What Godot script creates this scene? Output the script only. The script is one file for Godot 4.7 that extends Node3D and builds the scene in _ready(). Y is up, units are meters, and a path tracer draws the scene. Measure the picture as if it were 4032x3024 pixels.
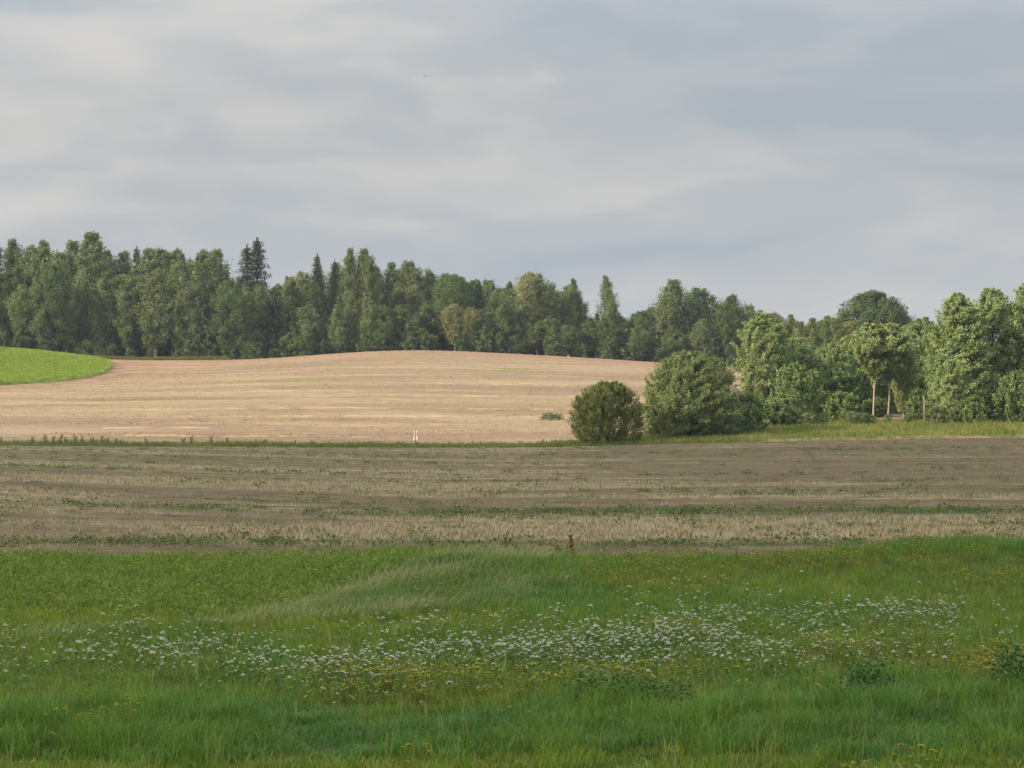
extends Node3D
# A field landscape: shaded meadow and stubble in front, a sunlit golden hill and a mixed forest behind it.
# x runs to the right, D = -z is the distance from the camera along its view, y is up, metres.

const SUN_TOWARDS := Vector3(-0.84, 0.42, 0.34)
const CREST_X := [-200.0, -140.0, -100.0, -77.0, -66.6, -54.3, -42.8, -37.4, -27.4, -19.7, -12.0, -0.5, 11.0, 24.0, 38.0, 85.0, 140.0, 200.0]
const CREST_Y := [11.0, 11.0, 10.8, 10.0, 9.13, 9.4, 9.6, 9.97, 10.74, 11.13, 11.13, 10.59, 9.97, 9.13, 8.2, 7.05, 6.0, 6.0]
const VERGE_X := [-200.0, -60.0, -37.2, 0.0, 14.9, 37.2, 70.0, 200.0]
const VERGE_Y := [0.2, 0.1, 0.04, -0.13, 0.27, 0.71, 1.0, 1.0]

var rng := RandomNumberGenerator.new()
var crest := PackedFloat32Array()
var verge := PackedFloat32Array()
var nz := FastNoiseLite.new()      # smooth noise, one unit = one metre, broad
var nf := FastNoiseLite.new()      # fine noise
var names := {}
var mats := {}

# ---------------------------------------------------------------- helpers
func numbered(base: String) -> String:
	var k: int = names.get(base, 0)
	names[base] = k + 1
	return base if k == 0 else "%s_%03d" % [base, k]

func tag(o: Node, label: String, category: String, group := "", kind := "") -> void:
	if label != "": o.set_meta("label", label)
	if category != "": o.set_meta("category", category)
	if group != "": o.set_meta("group", group)
	if kind != "": o.set_meta("kind", kind)

func put(called: String, mesh: Mesh, mat: Material, parent: Node = null) -> MeshInstance3D:
	var o := MeshInstance3D.new()
	o.mesh = mesh
	if mat: o.material_override = mat
	if parent == null:
		o.name = numbered(called)
		add_child(o, true)
	else:
		o.name = called
		parent.add_child(o, true)
	return o

func table(xs: Array, ys: Array, x: float) -> float:
	if x <= xs[0]: return ys[0]
	for i in range(1, xs.size()):
		if x <= xs[i]:
			return lerpf(ys[i - 1], ys[i], (x - xs[i - 1]) / (xs[i] - xs[i - 1]))
	return ys[-1]

func smooth_table(xs: Array, ys: Array) -> PackedFloat32Array:
	var a := PackedFloat32Array()
	for i in 401:
		var s := 0.0
		for k in range(-5, 6): s += table(xs, ys, i - 200.0 + k)
		a.append(s / 11.0)
	return a

func look(a: PackedFloat32Array, x: float) -> float:
	var u := clampf(x + 200.0, 0.0, 399.99)
	var i := int(u)
	return lerpf(a[i], a[i + 1], u - i)

func bump(x: float, d: float, cx: float, cd: float, rx: float, rd: float) -> float:
	return exp(-pow((x - cx) / rx, 2.0) - pow((d - cd) / rd, 2.0))

# height of the land
func land(x: float, d: float) -> float:
	if d < 57.0:
		if d < 8.0: return 0.0
		var h := 0.05 * nz.get_noise_2d(x * 7.0, d * 7.0) * smoothstep(57.0, 50.0, d)
		h += 0.30 * bump(x, d, -1.2, 49.5, 2.6, 4.0) + 0.42 * bump(x, d, 9.9, 51.5, 2.4, 3.2)
		h += 0.10 * bump(x, d, -5.0, 27.0, 3.0, 1.2) + 0.12 * bump(x, d, 5.0, 27.5, 3.5, 1.3)
		return h
	var v := look(verge, x)
	if d < 175.0:
		var t := (d - 57.0) / 118.0
		return v * t * t
	var c := look(crest, x)
	var r: float
	if d < 400.0:
		var t := (d - 175.0) / 225.0
		r = v + (c - v) * t * (1.0 + 0.3 * (1.0 - t))
	else:
		var e := minf(d - 400.0, 14.0)
		var s1 := (c - v) / 225.0 * 0.7
		var k := s1 / 16.0
		r = c + s1 * e - k * e * e
		if d > 414.0: r += (s1 - 28.0 * k) * 14.0 * (1.0 - exp(-(d - 414.0) / 14.0))
	return r + 1.8 * bump(x, d, -80.0, 355.0, 22.0, 40.0)

func meadow_end(x: float) -> float:
	return 54.6 + 0.6 * nz.get_noise_1d(x * 5.0) + 0.9 * bump(x, 0, 10.0, 0, 3.0, 1)

func verge_start(x: float) -> float:
	return 173.6 + 0.5 * nz.get_noise_1d(x * 3.0 + 90.0)

func verge_end(x: float) -> float:
	var w: float = table([-200.0, 2.0, 4.5, 8.0, 13.0, 20.0, 200.0], [3.6, 3.2, 5.0, 8.5, 15.0, 24.0, 30.0], x)
	return 173.6 + w + 0.6 * nz.get_noise_1d(x * 4.0 + 40.0)

# line number of the drilled rows in the brown stubble: straight on the right, bending away on the left
func row_line(x: float, d: float) -> float:
	return d - 0.0226 * maxf(0.0, -3.0 - x) * clampf(d - 57.0, 0.0, 35.0)

func mix3(a: Vector3, b: Vector3, t: float) -> Vector3:
	return a.lerp(b, clampf(t, 0.0, 1.0))

# ---------------------------------------------------------------- colours of the ground (linear)
func straw_share(x: float, d: float) -> float:
	var s := row_line(x, d)
	var v := 0.30 + 1.5 * nz.get_noise_2d(x * 0.8, s * 9.0) + 1.0 * nz.get_noise_2d(x * 0.5 + 300.0, s * 3.6)
	v += 0.5 * exp(-pow((s - 71.0) / 2.2, 2.0)) * smoothstep(-9.0, 2.0, x)
	v += 0.3 * exp(-pow((s - 64.0) / 2.6, 2.0)) * smoothstep(-12.0, -6.0, x)
	v += 0.35 * exp(-pow((s - 83.5) / 2.0, 2.0)) * smoothstep(0.0, 8.0, x)
	v += 0.75 * exp(-pow((s - 92.0) / 2.5, 2.0)) * smoothstep(2.0, -6.0, x)
	v += 0.75 * exp(-pow((s - 79.5) / 1.6, 2.0)) * smoothstep(-6.0, -10.0, x)
	v += 0.6 * exp(-pow((s - 110.0) / 3.0, 2.0)) * smoothstep(4.0, -8.0, x) - 0.5 * exp(-pow((s - 85.5) / 2.0, 2.0)) * smoothstep(4.0, -4.0, x) - 0.5 * exp(-pow((s - 100.0) / 3.0, 2.0)) * smoothstep(4.0, -4.0, x)
	v -= 0.55 * smoothstep(88.0, 98.0, s) * smoothstep(0.0, 9.0, x)
	v -= 0.9 * smoothstep(59.5, 57.5, d)
	v += 0.9 * nz.get_noise_2d(x * 4.0 + 800.0, s * 26.0) + 0.5 * nf.get_noise_2d(x * 0.6, s * 4.0)
	return clampf(v, 0.0, 1.0)

func weed_share(x: float, d: float) -> float:
	var s := row_line(x, d)
	var v := -0.36 + 1.5 * nz.get_noise_2d(x * 0.7 + 70.0, s * 10.0)
	v += 0.7 * exp(-pow((s - 75.5) / 2.0, 2.0)) * clampf(0.6 + 1.5 * nz.get_noise_1d(x * 6.0), 0.0, 1.0) * smoothstep(-12.0, -5.0, x)
	v += 0.5 * exp(-pow((s - 68.0) / 0.8, 2.0)) * smoothstep(-4.0, 2.0, x)
	v += 0.55 * bump(x, d, -9.0, 60.5, 4.0, 1.0) + 0.3 * bump(x, d, -9.0, 130.0, 8.0, 18.0)
	return clampf(v, 0.0, 1.0)

func brown_color(x: float, d: float) -> Color:
	var v := mix3(Vector3(0.154, 0.120, 0.069), Vector3(0.285, 0.235, 0.132), straw_share(x, d) * 0.85)
	v = mix3(v, Vector3(0.105, 0.125, 0.048), weed_share(x, d) * 0.9)
	v *= 1.0 + 0.45 * nf.get_noise_2d(x * 0.5, row_line(x, d) * 3.0) + 0.3 * nf.get_noise_2d(x * 5.0, d * 5.0)
	return Color(v.x, v.y, v.z)

func golden_color(x: float, d: float) -> Color:
	var a := nz.get_noise_2d(x * 0.6, d * 1.8)
	var b := nz.get_noise_2d(x * 1.7 + 500.0, d * 4.6)
	var v := mix3(Vector3(0.256, 0.188, 0.130), Vector3(0.328, 0.254, 0.168), 0.5 + 1.6 * a)
	v = mix3(v, Vector3(0.405, 0.318, 0.200), 1.3 * b - 0.1)
	v = mix3(v, Vector3(0.235, 0.165, 0.105), 2.0 * nz.get_noise_2d(x * 1.1 + 900.0, d * 3.6) - 0.35)
	var g := 1.1 * bump(x, d, 0.8, 310.0, 4.0, 3.0) + 0.8 * bump(x, d, -23.5, 268.0, 7.0, 3.5) + 0.6 * bump(x, d, -3.0, 217.0, 9.0, 1.2) + 0.5 * bump(x, d, -12.0, 300.0, 12.0, 2.5)
	g += 0.8 * maxf(0.0, nz.get_noise_2d(x * 0.8 + 1500.0, d * 4.0) - 0.25)
	v = mix3(v, Vector3(0.215, 0.215, 0.085), g)
	var sw := 0.0
	for q in [[-26.0, 6.0, 217.0, 0.02, 0.7], [-33.0, -24.0, 193.0, -0.03, 0.6], [-34.0, -22.0, 252.0, -0.5, 0.8], [-20.0, 0.0, 236.0, 0.12, 0.6], [-40.0, -10.0, 184.5, 0.0, 0.6], [-14.0, 12.0, 264.0, -0.1, 0.7], [-30.0, 4.0, 206.0, 0.05, 0.5]]:
		if x > q[0] and x < q[1]: sw += exp(-pow((d - q[2] - q[3] * (x - q[0]) + 0.8 * nz.get_noise_1d(x * 8.0)) / q[4], 2.0)) * clampf(0.6 + 2.0 * nz.get_noise_1d(x * 14.0 + q[2] * 9.0), 0.0, 1.0)
	v = mix3(v, Vector3(0.520, 0.420, 0.260), sw * 0.8)
	# bare worked soil beside the green crop and along the wood
	var e := x - crop_edge(d)
	if d > 262.0 and d < 392.0 and e > 0.0:
		v = mix3(v, Vector3(0.345, 0.225, 0.145), 0.8 * exp(-e / 6.0))
		v = mix3(v, Vector3(0.150, 0.095, 0.065), 0.85 * exp(-pow((e - 1.2) / 0.5, 2.0)) + 0.5 * exp(-pow((e - 3.4) / 0.35, 2.0)) + 0.4 * exp(-pow((e - 5.6) / 0.35, 2.0)))
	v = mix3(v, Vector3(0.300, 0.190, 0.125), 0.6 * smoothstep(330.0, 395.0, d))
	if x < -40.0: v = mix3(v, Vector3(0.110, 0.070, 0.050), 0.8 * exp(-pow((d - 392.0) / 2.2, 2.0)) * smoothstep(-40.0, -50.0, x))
	v *= 1.0 + 0.16 * nf.get_noise_2d(x * 1.0, d * 2.0) + 0.16 * nf.get_noise_2d(x * 3.0, d * 3.0)
	return Color(v.x, v.y, v.z)

func verge_color(x: float, d: float) -> Color:
	var v := Vector3(0.105, 0.130, 0.040) * (1.0 + 0.5 * nf.get_noise_2d(x, d * 2.0))
	var strip := smoothstep(14.0, 19.0, x) * (1.0 - smoothstep(176.6, 177.4, d - 0.02 * x))
	v = mix3(v, Vector3(0.270, 0.205, 0.130) * (1.0 + 0.4 * nf.get_noise_2d(x * 0.8, d * 2.0)), strip * clampf(0.75 + nf.get_noise_2d(x * 0.3, d), 0.0, 1.0))
	return Color(v.x, v.y, v.z)

func meadow_color(x: float, d: float) -> Color:
	var v := mix3(Vector3(0.055, 0.075, 0.022), Vector3(0.085, 0.070, 0.035), 0.4 + nf.get_noise_2d(x * 2.0, d * 2.0))
	v = mix3(v, Vector3(0.130, 0.105, 0.070), 1.2 * mown(x, d) - 0.2 + 0.6 * nf.get_noise_2d(x * 4.0, d * 4.0))
	return Color(v.x, v.y, v.z)

func floor_color(x: float, d: float) -> Color:
	var v := Vector3(0.070, 0.055, 0.032) * (1.0 + 0.4 * nz.get_noise_2d(x * 2.0, d * 2.0))
	if d < 408.0: v = mix3(v, Vector3(0.130, 0.125, 0.050), 0.7)
	return Color(v.x, v.y, v.z)

func crop_edge(d: float) -> float:
	return table([255.0, 260.0, 264.0, 268.0, 273.6, 277.2, 282.4, 292.4, 308.4, 326.4, 338.2, 348.8, 360.0, 372.0, 390.0], [-260.0, -120.0, -80.0, -66.0, -58.2, -55.7, -53.5, -52.0, -52.5, -54.4, -56.3, -58.4, -61.5, -66.0, -76.0], d)

# share of mown, lodged, dry grass: the pale swathe that climbs the low mound
func mown(x: float, d: float) -> float:
	var line: float = table([-12.0, -7.6, -5.0, -3.6, -2.2, -0.9, 1.5], [35.0, 36.0, 38.2, 42.0, 48.0, 52.5, 54.0], x)
	var low: float = table([-12.0, -7.6, -3.6, 0.0, 1.2, 2.0], [34.5, 35.3, 38.8, 41.5, 44.0, 54.0], x)
	if x > 1.6: return 0.0
	return smoothstep(1.6, -0.6, x + 0.8 * nf.get_noise_1d(d * 1.5)) * smoothstep(line + 0.7, line - 0.3, d) * smoothstep(low - 0.9, low + 0.3, d)

# ---------------------------------------------------------------- sheets of ground
func columns_x() -> PackedFloat32Array:
	var half := PackedFloat32Array()
	var x := 0.0
	while x < 2600.0:
		half.append(x)
		x += 0.5 if x < 46.0 else (1.5 if x < 130.0 else 3.0 + (x - 130.0) * 0.35)
	var a := PackedFloat32Array()
	for i in range(half.size() - 1, 0, -1): a.append(-half[i])
	a.append_array(half)
	return a

func sheet(called: String, xs: PackedFloat32Array, ts: Array, start: Callable, stop: Callable, color: Callable, mat: Material, relief := 0.0) -> MeshInstance3D:
	var vs := PackedVector3Array()
	var cs := PackedColorArray()
	var ix := PackedInt32Array()
	var nx := xs.size()
	var sa := []
	var so := []
	for x in xs:
		sa.append(start.call(x))
		so.append(stop.call(x))
	for j in ts.size():
		var t: float = ts[j]
		for i in nx:
			var x := xs[i]
			var d := lerpf(sa[i], so[i], t)
			var y := land(x, d)
			if relief > 0.0 and absf(x) < 130.0 and t > 0.0 and t < 1.0:
				if relief == 0.05 and d < 175.0:
					var sl := row_line(x, d)
					for fs in [62.0, 63.9, 80.4, 82.3, 104.0, 105.9, 128.0, 129.9, 152.0, 153.9]: y -= 0.09 * exp(-pow((sl - fs) / 0.35, 2.0))
				y += relief * (nf.get_noise_2d(x * 1.7, d * 3.0) + 0.6 * nf.get_noise_2d(x * 6.0, d * 6.0))
			vs.append(Vector3(x, y, -d))
			cs.append(color.call(x, d))
	for j in ts.size() - 1:
		for i in nx - 1:
			var a := j * nx + i
			ix.append_array([a, a + nx, a + 1, a + 1, a + nx, a + nx + 1])
	var arr := []
	arr.resize(Mesh.ARRAY_MAX)
	arr[Mesh.ARRAY_VERTEX] = vs
	arr[Mesh.ARRAY_COLOR] = cs
	arr[Mesh.ARRAY_INDEX] = ix
	var st := SurfaceTool.new()
	st.create_from_arrays(arr)
	st.generate_normals()
	var o := put(called, st.commit(), mat)
	return o

func even(n: int) -> Array:
	var a := []
	for i in n + 1: a.append(float(i) / n)
	return a

func noise_texture(seed_: int, freq: float, lo: float, hi: float, size := 512, octaves := 4) -> ImageTexture:
	var n := FastNoiseLite.new()
	n.seed = seed_
	n.noise_type = FastNoiseLite.TYPE_SIMPLEX_SMOOTH
	n.frequency = freq
	n.fractal_octaves = octaves
	var im := n.get_seamless_image(size, size)
	im.convert(Image.FORMAT_RGB8)
	for y in size:
		for x in size:
			var k := Color.from_hsv(0, 0, lerpf(lo, hi, im.get_pixel(x, y).r)).linear_to_srgb()
			im.set_pixel(x, y, k)
	return ImageTexture.create_from_image(im)

func vertex_mat(called: String, rough := 1.0, spec := 0.2) -> StandardMaterial3D:
	var m := StandardMaterial3D.new()
	m.resource_name = called
	m.vertex_color_use_as_albedo = true
	m.roughness = rough
	m.metallic_specular = spec
	m.cull_mode = BaseMaterial3D.CULL_DISABLED
	mats[called] = m
	return m

func ground_mat(called: String, tex: Texture2D, tile: float, height: Texture2D, deep: float) -> StandardMaterial3D:
	var m := vertex_mat(called)
	m.albedo_texture = tex
	m.uv1_triplanar = true
	m.uv1_world_triplanar = true
	m.uv1_scale = Vector3.ONE / tile
	m.normal_enabled = true
	m.normal_texture = height
	m.normal_scale = deep
	return m

# ---------------------------------------------------------------- foliage
class Leaves:
	var v := PackedVector3Array()
	var n := PackedVector3Array()
	var c := PackedColorArray()
	var ix := PackedInt32Array()
	func leaf(p: Vector3, dir: Vector3, nrm: Vector3, s: float, w: float, col: Color) -> void:
		var side := dir.cross(nrm).normalized()
		var k := v.size()
		var m := p + dir * (s * 0.5) + nrm * (s * 0.06)
		v.append(p); v.append(m + side * (s * w)); v.append(p + dir * s); v.append(m - side * (s * w))
		var q := side.cross(dir)
		n.append(q); n.append(q); n.append(q); n.append(q)
		c.append(col); c.append(col); c.append(col); c.append(col)
		ix.append(k); ix.append(k + 2); ix.append(k + 1); ix.append(k); ix.append(k + 3); ix.append(k + 2)
	func blade(p: Vector3, dir: Vector3, lean: Vector3, side: Vector3, h: float, w: float, col: Color) -> void:
		var k := v.size()
		var a := p + dir * (h * 0.55) + lean * (h * 0.22)
		var b := p + dir * (h * (0.93 - 0.16 * lean.length())) + lean * (h * 0.70)
		var sw := side * (w * 0.5)
		v.append(p - sw); v.append(p + sw); v.append(a - sw * 0.9); v.append(a + sw * 0.9); v.append(b)
		var q := side.cross(a - p).normalized()
		var q2 := side.cross(b - a).normalized()
		var q1 := (q + q2).normalized()
		n.append(q); n.append(q); n.append(q1); n.append(q1); n.append(q2)
		for i in 5: c.append(col)
		ix.append_array([k, k + 2, k + 1, k + 1, k + 2, k + 3, k + 2, k + 4, k + 3])
	func tube(pts: Array, radii: Array, sides: int, col: Color) -> void:
		var k := v.size()
		for i in pts.size():
			var dir: Vector3 = (pts[mini(i + 1, pts.size() - 1)] - pts[maxi(i - 1, 0)]).normalized()
			var sx := dir.cross(Vector3(0.31, 0.2, 0.93)).normalized()
			var sy := sx.cross(dir)
			for j in sides:
				var an := TAU * j / sides
				var o := sx * cos(an) + sy * sin(an)
				v.append(pts[i] + o * radii[i]); n.append(o); c.append(col)
		for i in pts.size() - 1:
			for j in sides:
				var a := k + i * sides + j
				var b := k + i * sides + (j + 1) % sides
				ix.append_array([a, b, a + sides, b, b + sides, a + sides])
	func mesh() -> ArrayMesh:
		var arr := []
		arr.resize(Mesh.ARRAY_MAX)
		arr[Mesh.ARRAY_VERTEX] = v
		arr[Mesh.ARRAY_NORMAL] = n
		arr[Mesh.ARRAY_COLOR] = c
		arr[Mesh.ARRAY_INDEX] = ix
		var m := ArrayMesh.new()
		m.add_surface_from_arrays(Mesh.PRIMITIVE_TRIANGLES, arr)
		return m

func any_dir() -> Vector3:
	var y := rng.randf_range(-1.0, 1.0)
	var a := rng.randf() * TAU
	var r := sqrt(1.0 - y * y)
	return Vector3(r * cos(a), y, r * sin(a))

func tint(v: Vector3, spread: float) -> Color:
	var k := 1.0 + rng.randf_range(-spread, spread)
	var w := rng.randf_range(-spread, spread) * 0.5
	return Color(v.x * (k + w), v.y * k, v.z * (k - w))

# one spray: leaves round an axis
func spray(l: Leaves, at: Vector3, axis: Vector3, out: Vector3, length: float, wide: float, count: int, leaf: float, aspect: float, col: Color, droop := 0.3) -> void:
	for i in count:
		var off := any_dir() * (wide * pow(rng.randf(), 0.45))
		var p := at + axis * (length * rng.randf_range(-0.5, 0.5)) + off
		var dir := (axis * 0.7 + any_dir() * 0.75 + Vector3(0, -droop, 0)).normalized()
		var nrm := (out * 0.95 + Vector3(0, 0.45, 0) + any_dir() * 0.62)
		nrm = (nrm - dir * nrm.dot(dir)).normalized()
		var k := 1.0 + rng.randf_range(-0.12, 0.12)
		l.leaf(p, dir, nrm, leaf * rng.randf_range(0.7, 1.3), aspect, Color(col.r * k, col.g * k, col.b * k))

# profile: radius of the crown at heights 0..1 of the tree; o holds everything else
func broadleaf(o: Dictionary) -> Array:
	rng.seed = o.seed
	var l := Leaves.new()
	var t := Leaves.new()
	var h: float = o.h
	var base: float = o.base
	var top := Vector3(o.get("lean", 0.0) * h, h, 0)
	var trunk := func(u: float) -> Vector3:
		return Vector3(top.x * u * u + sin(u * 5.0 + o.seed) * 0.012 * h, h * u, cos(u * 4.0 + o.seed) * 0.012 * h)
	var pts := []
	var rad := []
	for i in 9:
		var u: float = i / 8.0 * o.get("trunk_to", 0.93)
		pts.append(trunk.call(u) - Vector3(0, 0.25 if i == 0 else 0.0, 0))
		rad.append(o.trunk * (1.15 if i == 0 else 1.0) * pow(1.0 - u, 0.8) + 0.012)
	for e in o.get("stems", 1):
		var sh: Vector3 = Vector3(rng.randf_range(-1, 1), 0, rng.randf_range(-1, 1)) * (0.0 if e == 0 else o.get("stem_spread", 0.35))
		var q := []
		for i in pts.size(): q.append(pts[i] + sh * (1.0 + 1.2 * i / 8.0))
		t.tube(q, rad, 7, o.bark)
	# lobes give the crown an uneven outline
	var lobes := []
	for i in o.get("lobes", 9): lobes.append([any_dir(), rng.randf_range(o.get("lobe_lo", 0.78), 1.12)])
	var wind: Vector3 = o.get("wind", Vector3.ZERO)
	var n: int = o.sprays
	for i in n:
		var u := pow(rng.randf(), o.get("bias", 0.9))
		var hu := base + (1.0 - base) * u
		var r: float = table(o.ph, o.pr, hu)
		var az := rng.randf() * TAU
		var dirh := Vector3(cos(az), 0, sin(az))
		var look_dir := (dirh + Vector3(0, u * 2.0 - 1.0, 0)).normalized()
		var f := 1.0
		var best := -2.0
		for b in lobes:
			var dt: float = look_dir.dot(b[0])
			if dt > best:
				best = dt
				f = b[1] * (0.80 + 0.20 * smoothstep(0.55, 0.98, dt))
		var k := sqrt(rng.randf_range(o.get("hollow", 0.16), 1.0))
		var c: Vector3 = trunk.call(hu) + dirh * (r * f * k)
		c.y = minf(c.y + rng.randf_range(-0.02, 0.02) * h, h * 0.995)
		var out := (dirh + Vector3(0, 0.5 * (u - 0.25), 0)).normalized()
		var axis: Vector3 = (out * o.get("reach", 0.8) + Vector3(0, o.get("rise", 0.35), 0) + any_dir() * 0.45 + wind).normalized()
		var sz: float = o.size * rng.randf_range(0.7, 1.3) * (0.55 if hu > 0.9 else 1.0)
		var col := tint(o.leaf_a.lerp(o.leaf_b, rng.randf()), 0.14)
		spray(l, c, axis, out, sz * o.get("long", 1.5), sz * o.get("fat", 0.55), int(o.leaves * rng.randf_range(0.7, 1.3)), o.leaf, o.get("aspect", 0.36), col, o.get("droop", 0.3))
		if i % int(o.get("limb_every", 5)) == 0:
			var s: Vector3 = trunk.call(clampf(hu - 0.12 - 0.10 * rng.randf(), 0.03, 0.9))
			var mid := s.lerp(c, 0.55) + Vector3(0, 0.04 * r, 0)
			t.tube([s, mid, c], [o.trunk * 0.28 + 0.01, o.trunk * 0.16 + 0.006, 0.006], 4, o.bark)
	return [t.mesh(), l.mesh()]

func spruce(o: Dictionary) -> Array:
	rng.seed = o.seed
	var l := Leaves.new()
	var t := Leaves.new()
	var h: float = o.h
	t.tube([Vector3(0, -0.3, 0), Vector3(0, h * 0.3, 0), Vector3(0, h * 0.7, 0), Vector3(0, h, 0)], [o.trunk, o.trunk * 0.75, o.trunk * 0.35, 0.02], 7, o.bark)
	var u: float = o.base
	while u < 0.985:
		var r: float = o.wide * pow(1.0 - u, 0.78) * rng.randf_range(0.85, 1.15) + 0.1
		var cnt := 5 + int(5.0 * (1.0 - u))
		var a0 := rng.randf() * TAU
		for i in cnt:
			var az := a0 + TAU * i / cnt + rng.randf_range(-0.3, 0.3)
			var len_ := r * rng.randf_range(0.65, 1.15)
			var out := Vector3(cos(az), 0, sin(az))
			var s := Vector3(0, h * (u + rng.randf_range(-0.012, 0.012)), 0)
			var e := s + out * len_ + Vector3(0, len_ * lerpf(-0.42, 0.35, u), 0)
			t.tube([s, s.lerp(e, 0.6) + Vector3(0, 0.08 * len_, 0), e], [0.05, 0.03, 0.01], 3, o.bark)
			var col := tint(o.leaf_a.lerp(o.leaf_b, rng.randf()), 0.15)
			var steps := maxi(2, int(len_ / 0.55))
			for q in steps:
				var f := (q + 0.6) / steps
				var p := s.lerp(e, f) + Vector3(0, 0.08 * len_ * sin(f * PI), 0)
				spray(l, p, (out + Vector3(0, -0.25, 0)).normalized(), Vector3.UP, 0.7, 0.30 * (1.2 - 0.5 * f), int(o.leaves * rng.randf_range(0.7, 1.3)), o.leaf, 0.15, col, 0.55)
		u += o.step * rng.randf_range(0.8, 1.2) * (1.0 - 0.4 * u)
	spray(l, Vector3(0, h * 0.985, 0), Vector3.UP, Vector3.UP, 0.03 * h, 0.12, 14, o.leaf, 0.15, tint(o.leaf_a, 0.1), -0.4)
	return [t.mesh(), l.mesh()]

func plant_node(called: String, pair: Array, bark: Material, leaf: Material, crown := "crown") -> Node3D:
	var o := Node3D.new()
	o.name = called
	put("trunk", pair[0], bark, o)
	put(crown, pair[1], leaf, o)
	return o

# a copy of a prototype, standing on the land
func stand(proto: Node3D, called: String, x: float, d: float, sy: float, sxz: float, turn: float, sink := 0.0) -> Node3D:
	var o: Node3D = proto.duplicate()
	o.name = numbered(called)
	add_child(o, true)
	o.transform = Transform3D(Basis(Vector3.UP, turn).scaled_local(Vector3(sxz, sy, sxz)), Vector3(x, land(x, d) - sink, -d))
	return o

# ---------------------------------------------------------------- small plants as copies
class Copies:
	var b := PackedFloat32Array()
	var count := 0
	func add(p: Vector3, yaw: float, sx: float, sy: float, col: Color, tilt := 0.0) -> void:
		var m := Basis(Vector3.UP, yaw)
		if tilt != 0.0: m = Basis(Vector3(0, 0, 1), tilt) * m
		m = m.scaled_local(Vector3(sx, sy, sx))
		b.append_array([m.x.x, m.y.x, m.z.x, p.x, m.x.y, m.y.y, m.z.y, p.y, m.x.z, m.y.z, m.z.z, p.z, col.r, col.g, col.b, 1.0])
		count += 1

func scatter(called: String, c: Copies, mesh: Mesh, mat: Material, label: String, category: String) -> void:
	if c.count == 0: return
	var mm := MultiMesh.new()
	mm.transform_format = MultiMesh.TRANSFORM_3D
	mm.use_colors = true
	mm.mesh = mesh
	mm.instance_count = c.count
	mm.buffer = c.b
	var o := MultiMeshInstance3D.new()
	o.name = numbered(called)
	o.multimesh = mm
	o.material_override = mat
	add_child(o, true)
	tag(o, label, category, "", "stuff")

# a tuft of grass blades within a radius
func tuft(seed_: int, blades: int, radius: float, lo: float, hi: float, width: float, lean: float, spread := 0.16) -> ArrayMesh:
	rng.seed = seed_
	var l := Leaves.new()
	for i in blades:
		var a := rng.randf() * TAU
		var r := radius * sqrt(rng.randf())
		var p := Vector3(cos(a) * r, -0.02, sin(a) * r)
		var la := rng.randf() * TAU
		var ln := Vector3(cos(la), 0, sin(la)) * lean * rng.randf_range(0.3, 1.3) + Vector3(lean * 0.25, 0, 0)
		var fa := Vector3.UP.cross(ln).normalized() + any_dir() * 0.3
		l.blade(p, Vector3(0, 1, 0), ln, Vector3(fa.x, 0, fa.z).normalized(), rng.randf_range(lo, hi), width * rng.randf_range(0.7, 1.3), tint(Vector3.ONE, spread))
	return l.mesh()

# leafy weed: short stems with leaves all round
func leafy(seed_: int, h: float, r: float, count: int, leaf: float, spread := 0.2) -> ArrayMesh:
	rng.seed = seed_
	var l := Leaves.new()
	for i in count:
		var a := rng.randf() * TAU
		var u := pow(rng.randf(), 0.7)
		var q := r * sqrt(rng.randf()) * (1.15 - 0.5 * u)
		var p := Vector3(cos(a) * q, h * u * rng.randf_range(0.5, 1.0), sin(a) * q)
		var dir := (Vector3(cos(a), 0.5, sin(a)) + any_dir() * 0.7).normalized()
		var nrm := (Vector3.UP + any_dir() * 0.6)
		nrm = (nrm - dir * nrm.dot(dir)).normalized()
		l.leaf(p, dir, nrm, leaf * rng.randf_range(0.6, 1.3), 0.3, tint(Vector3.ONE, spread))
	return l.mesh()

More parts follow.
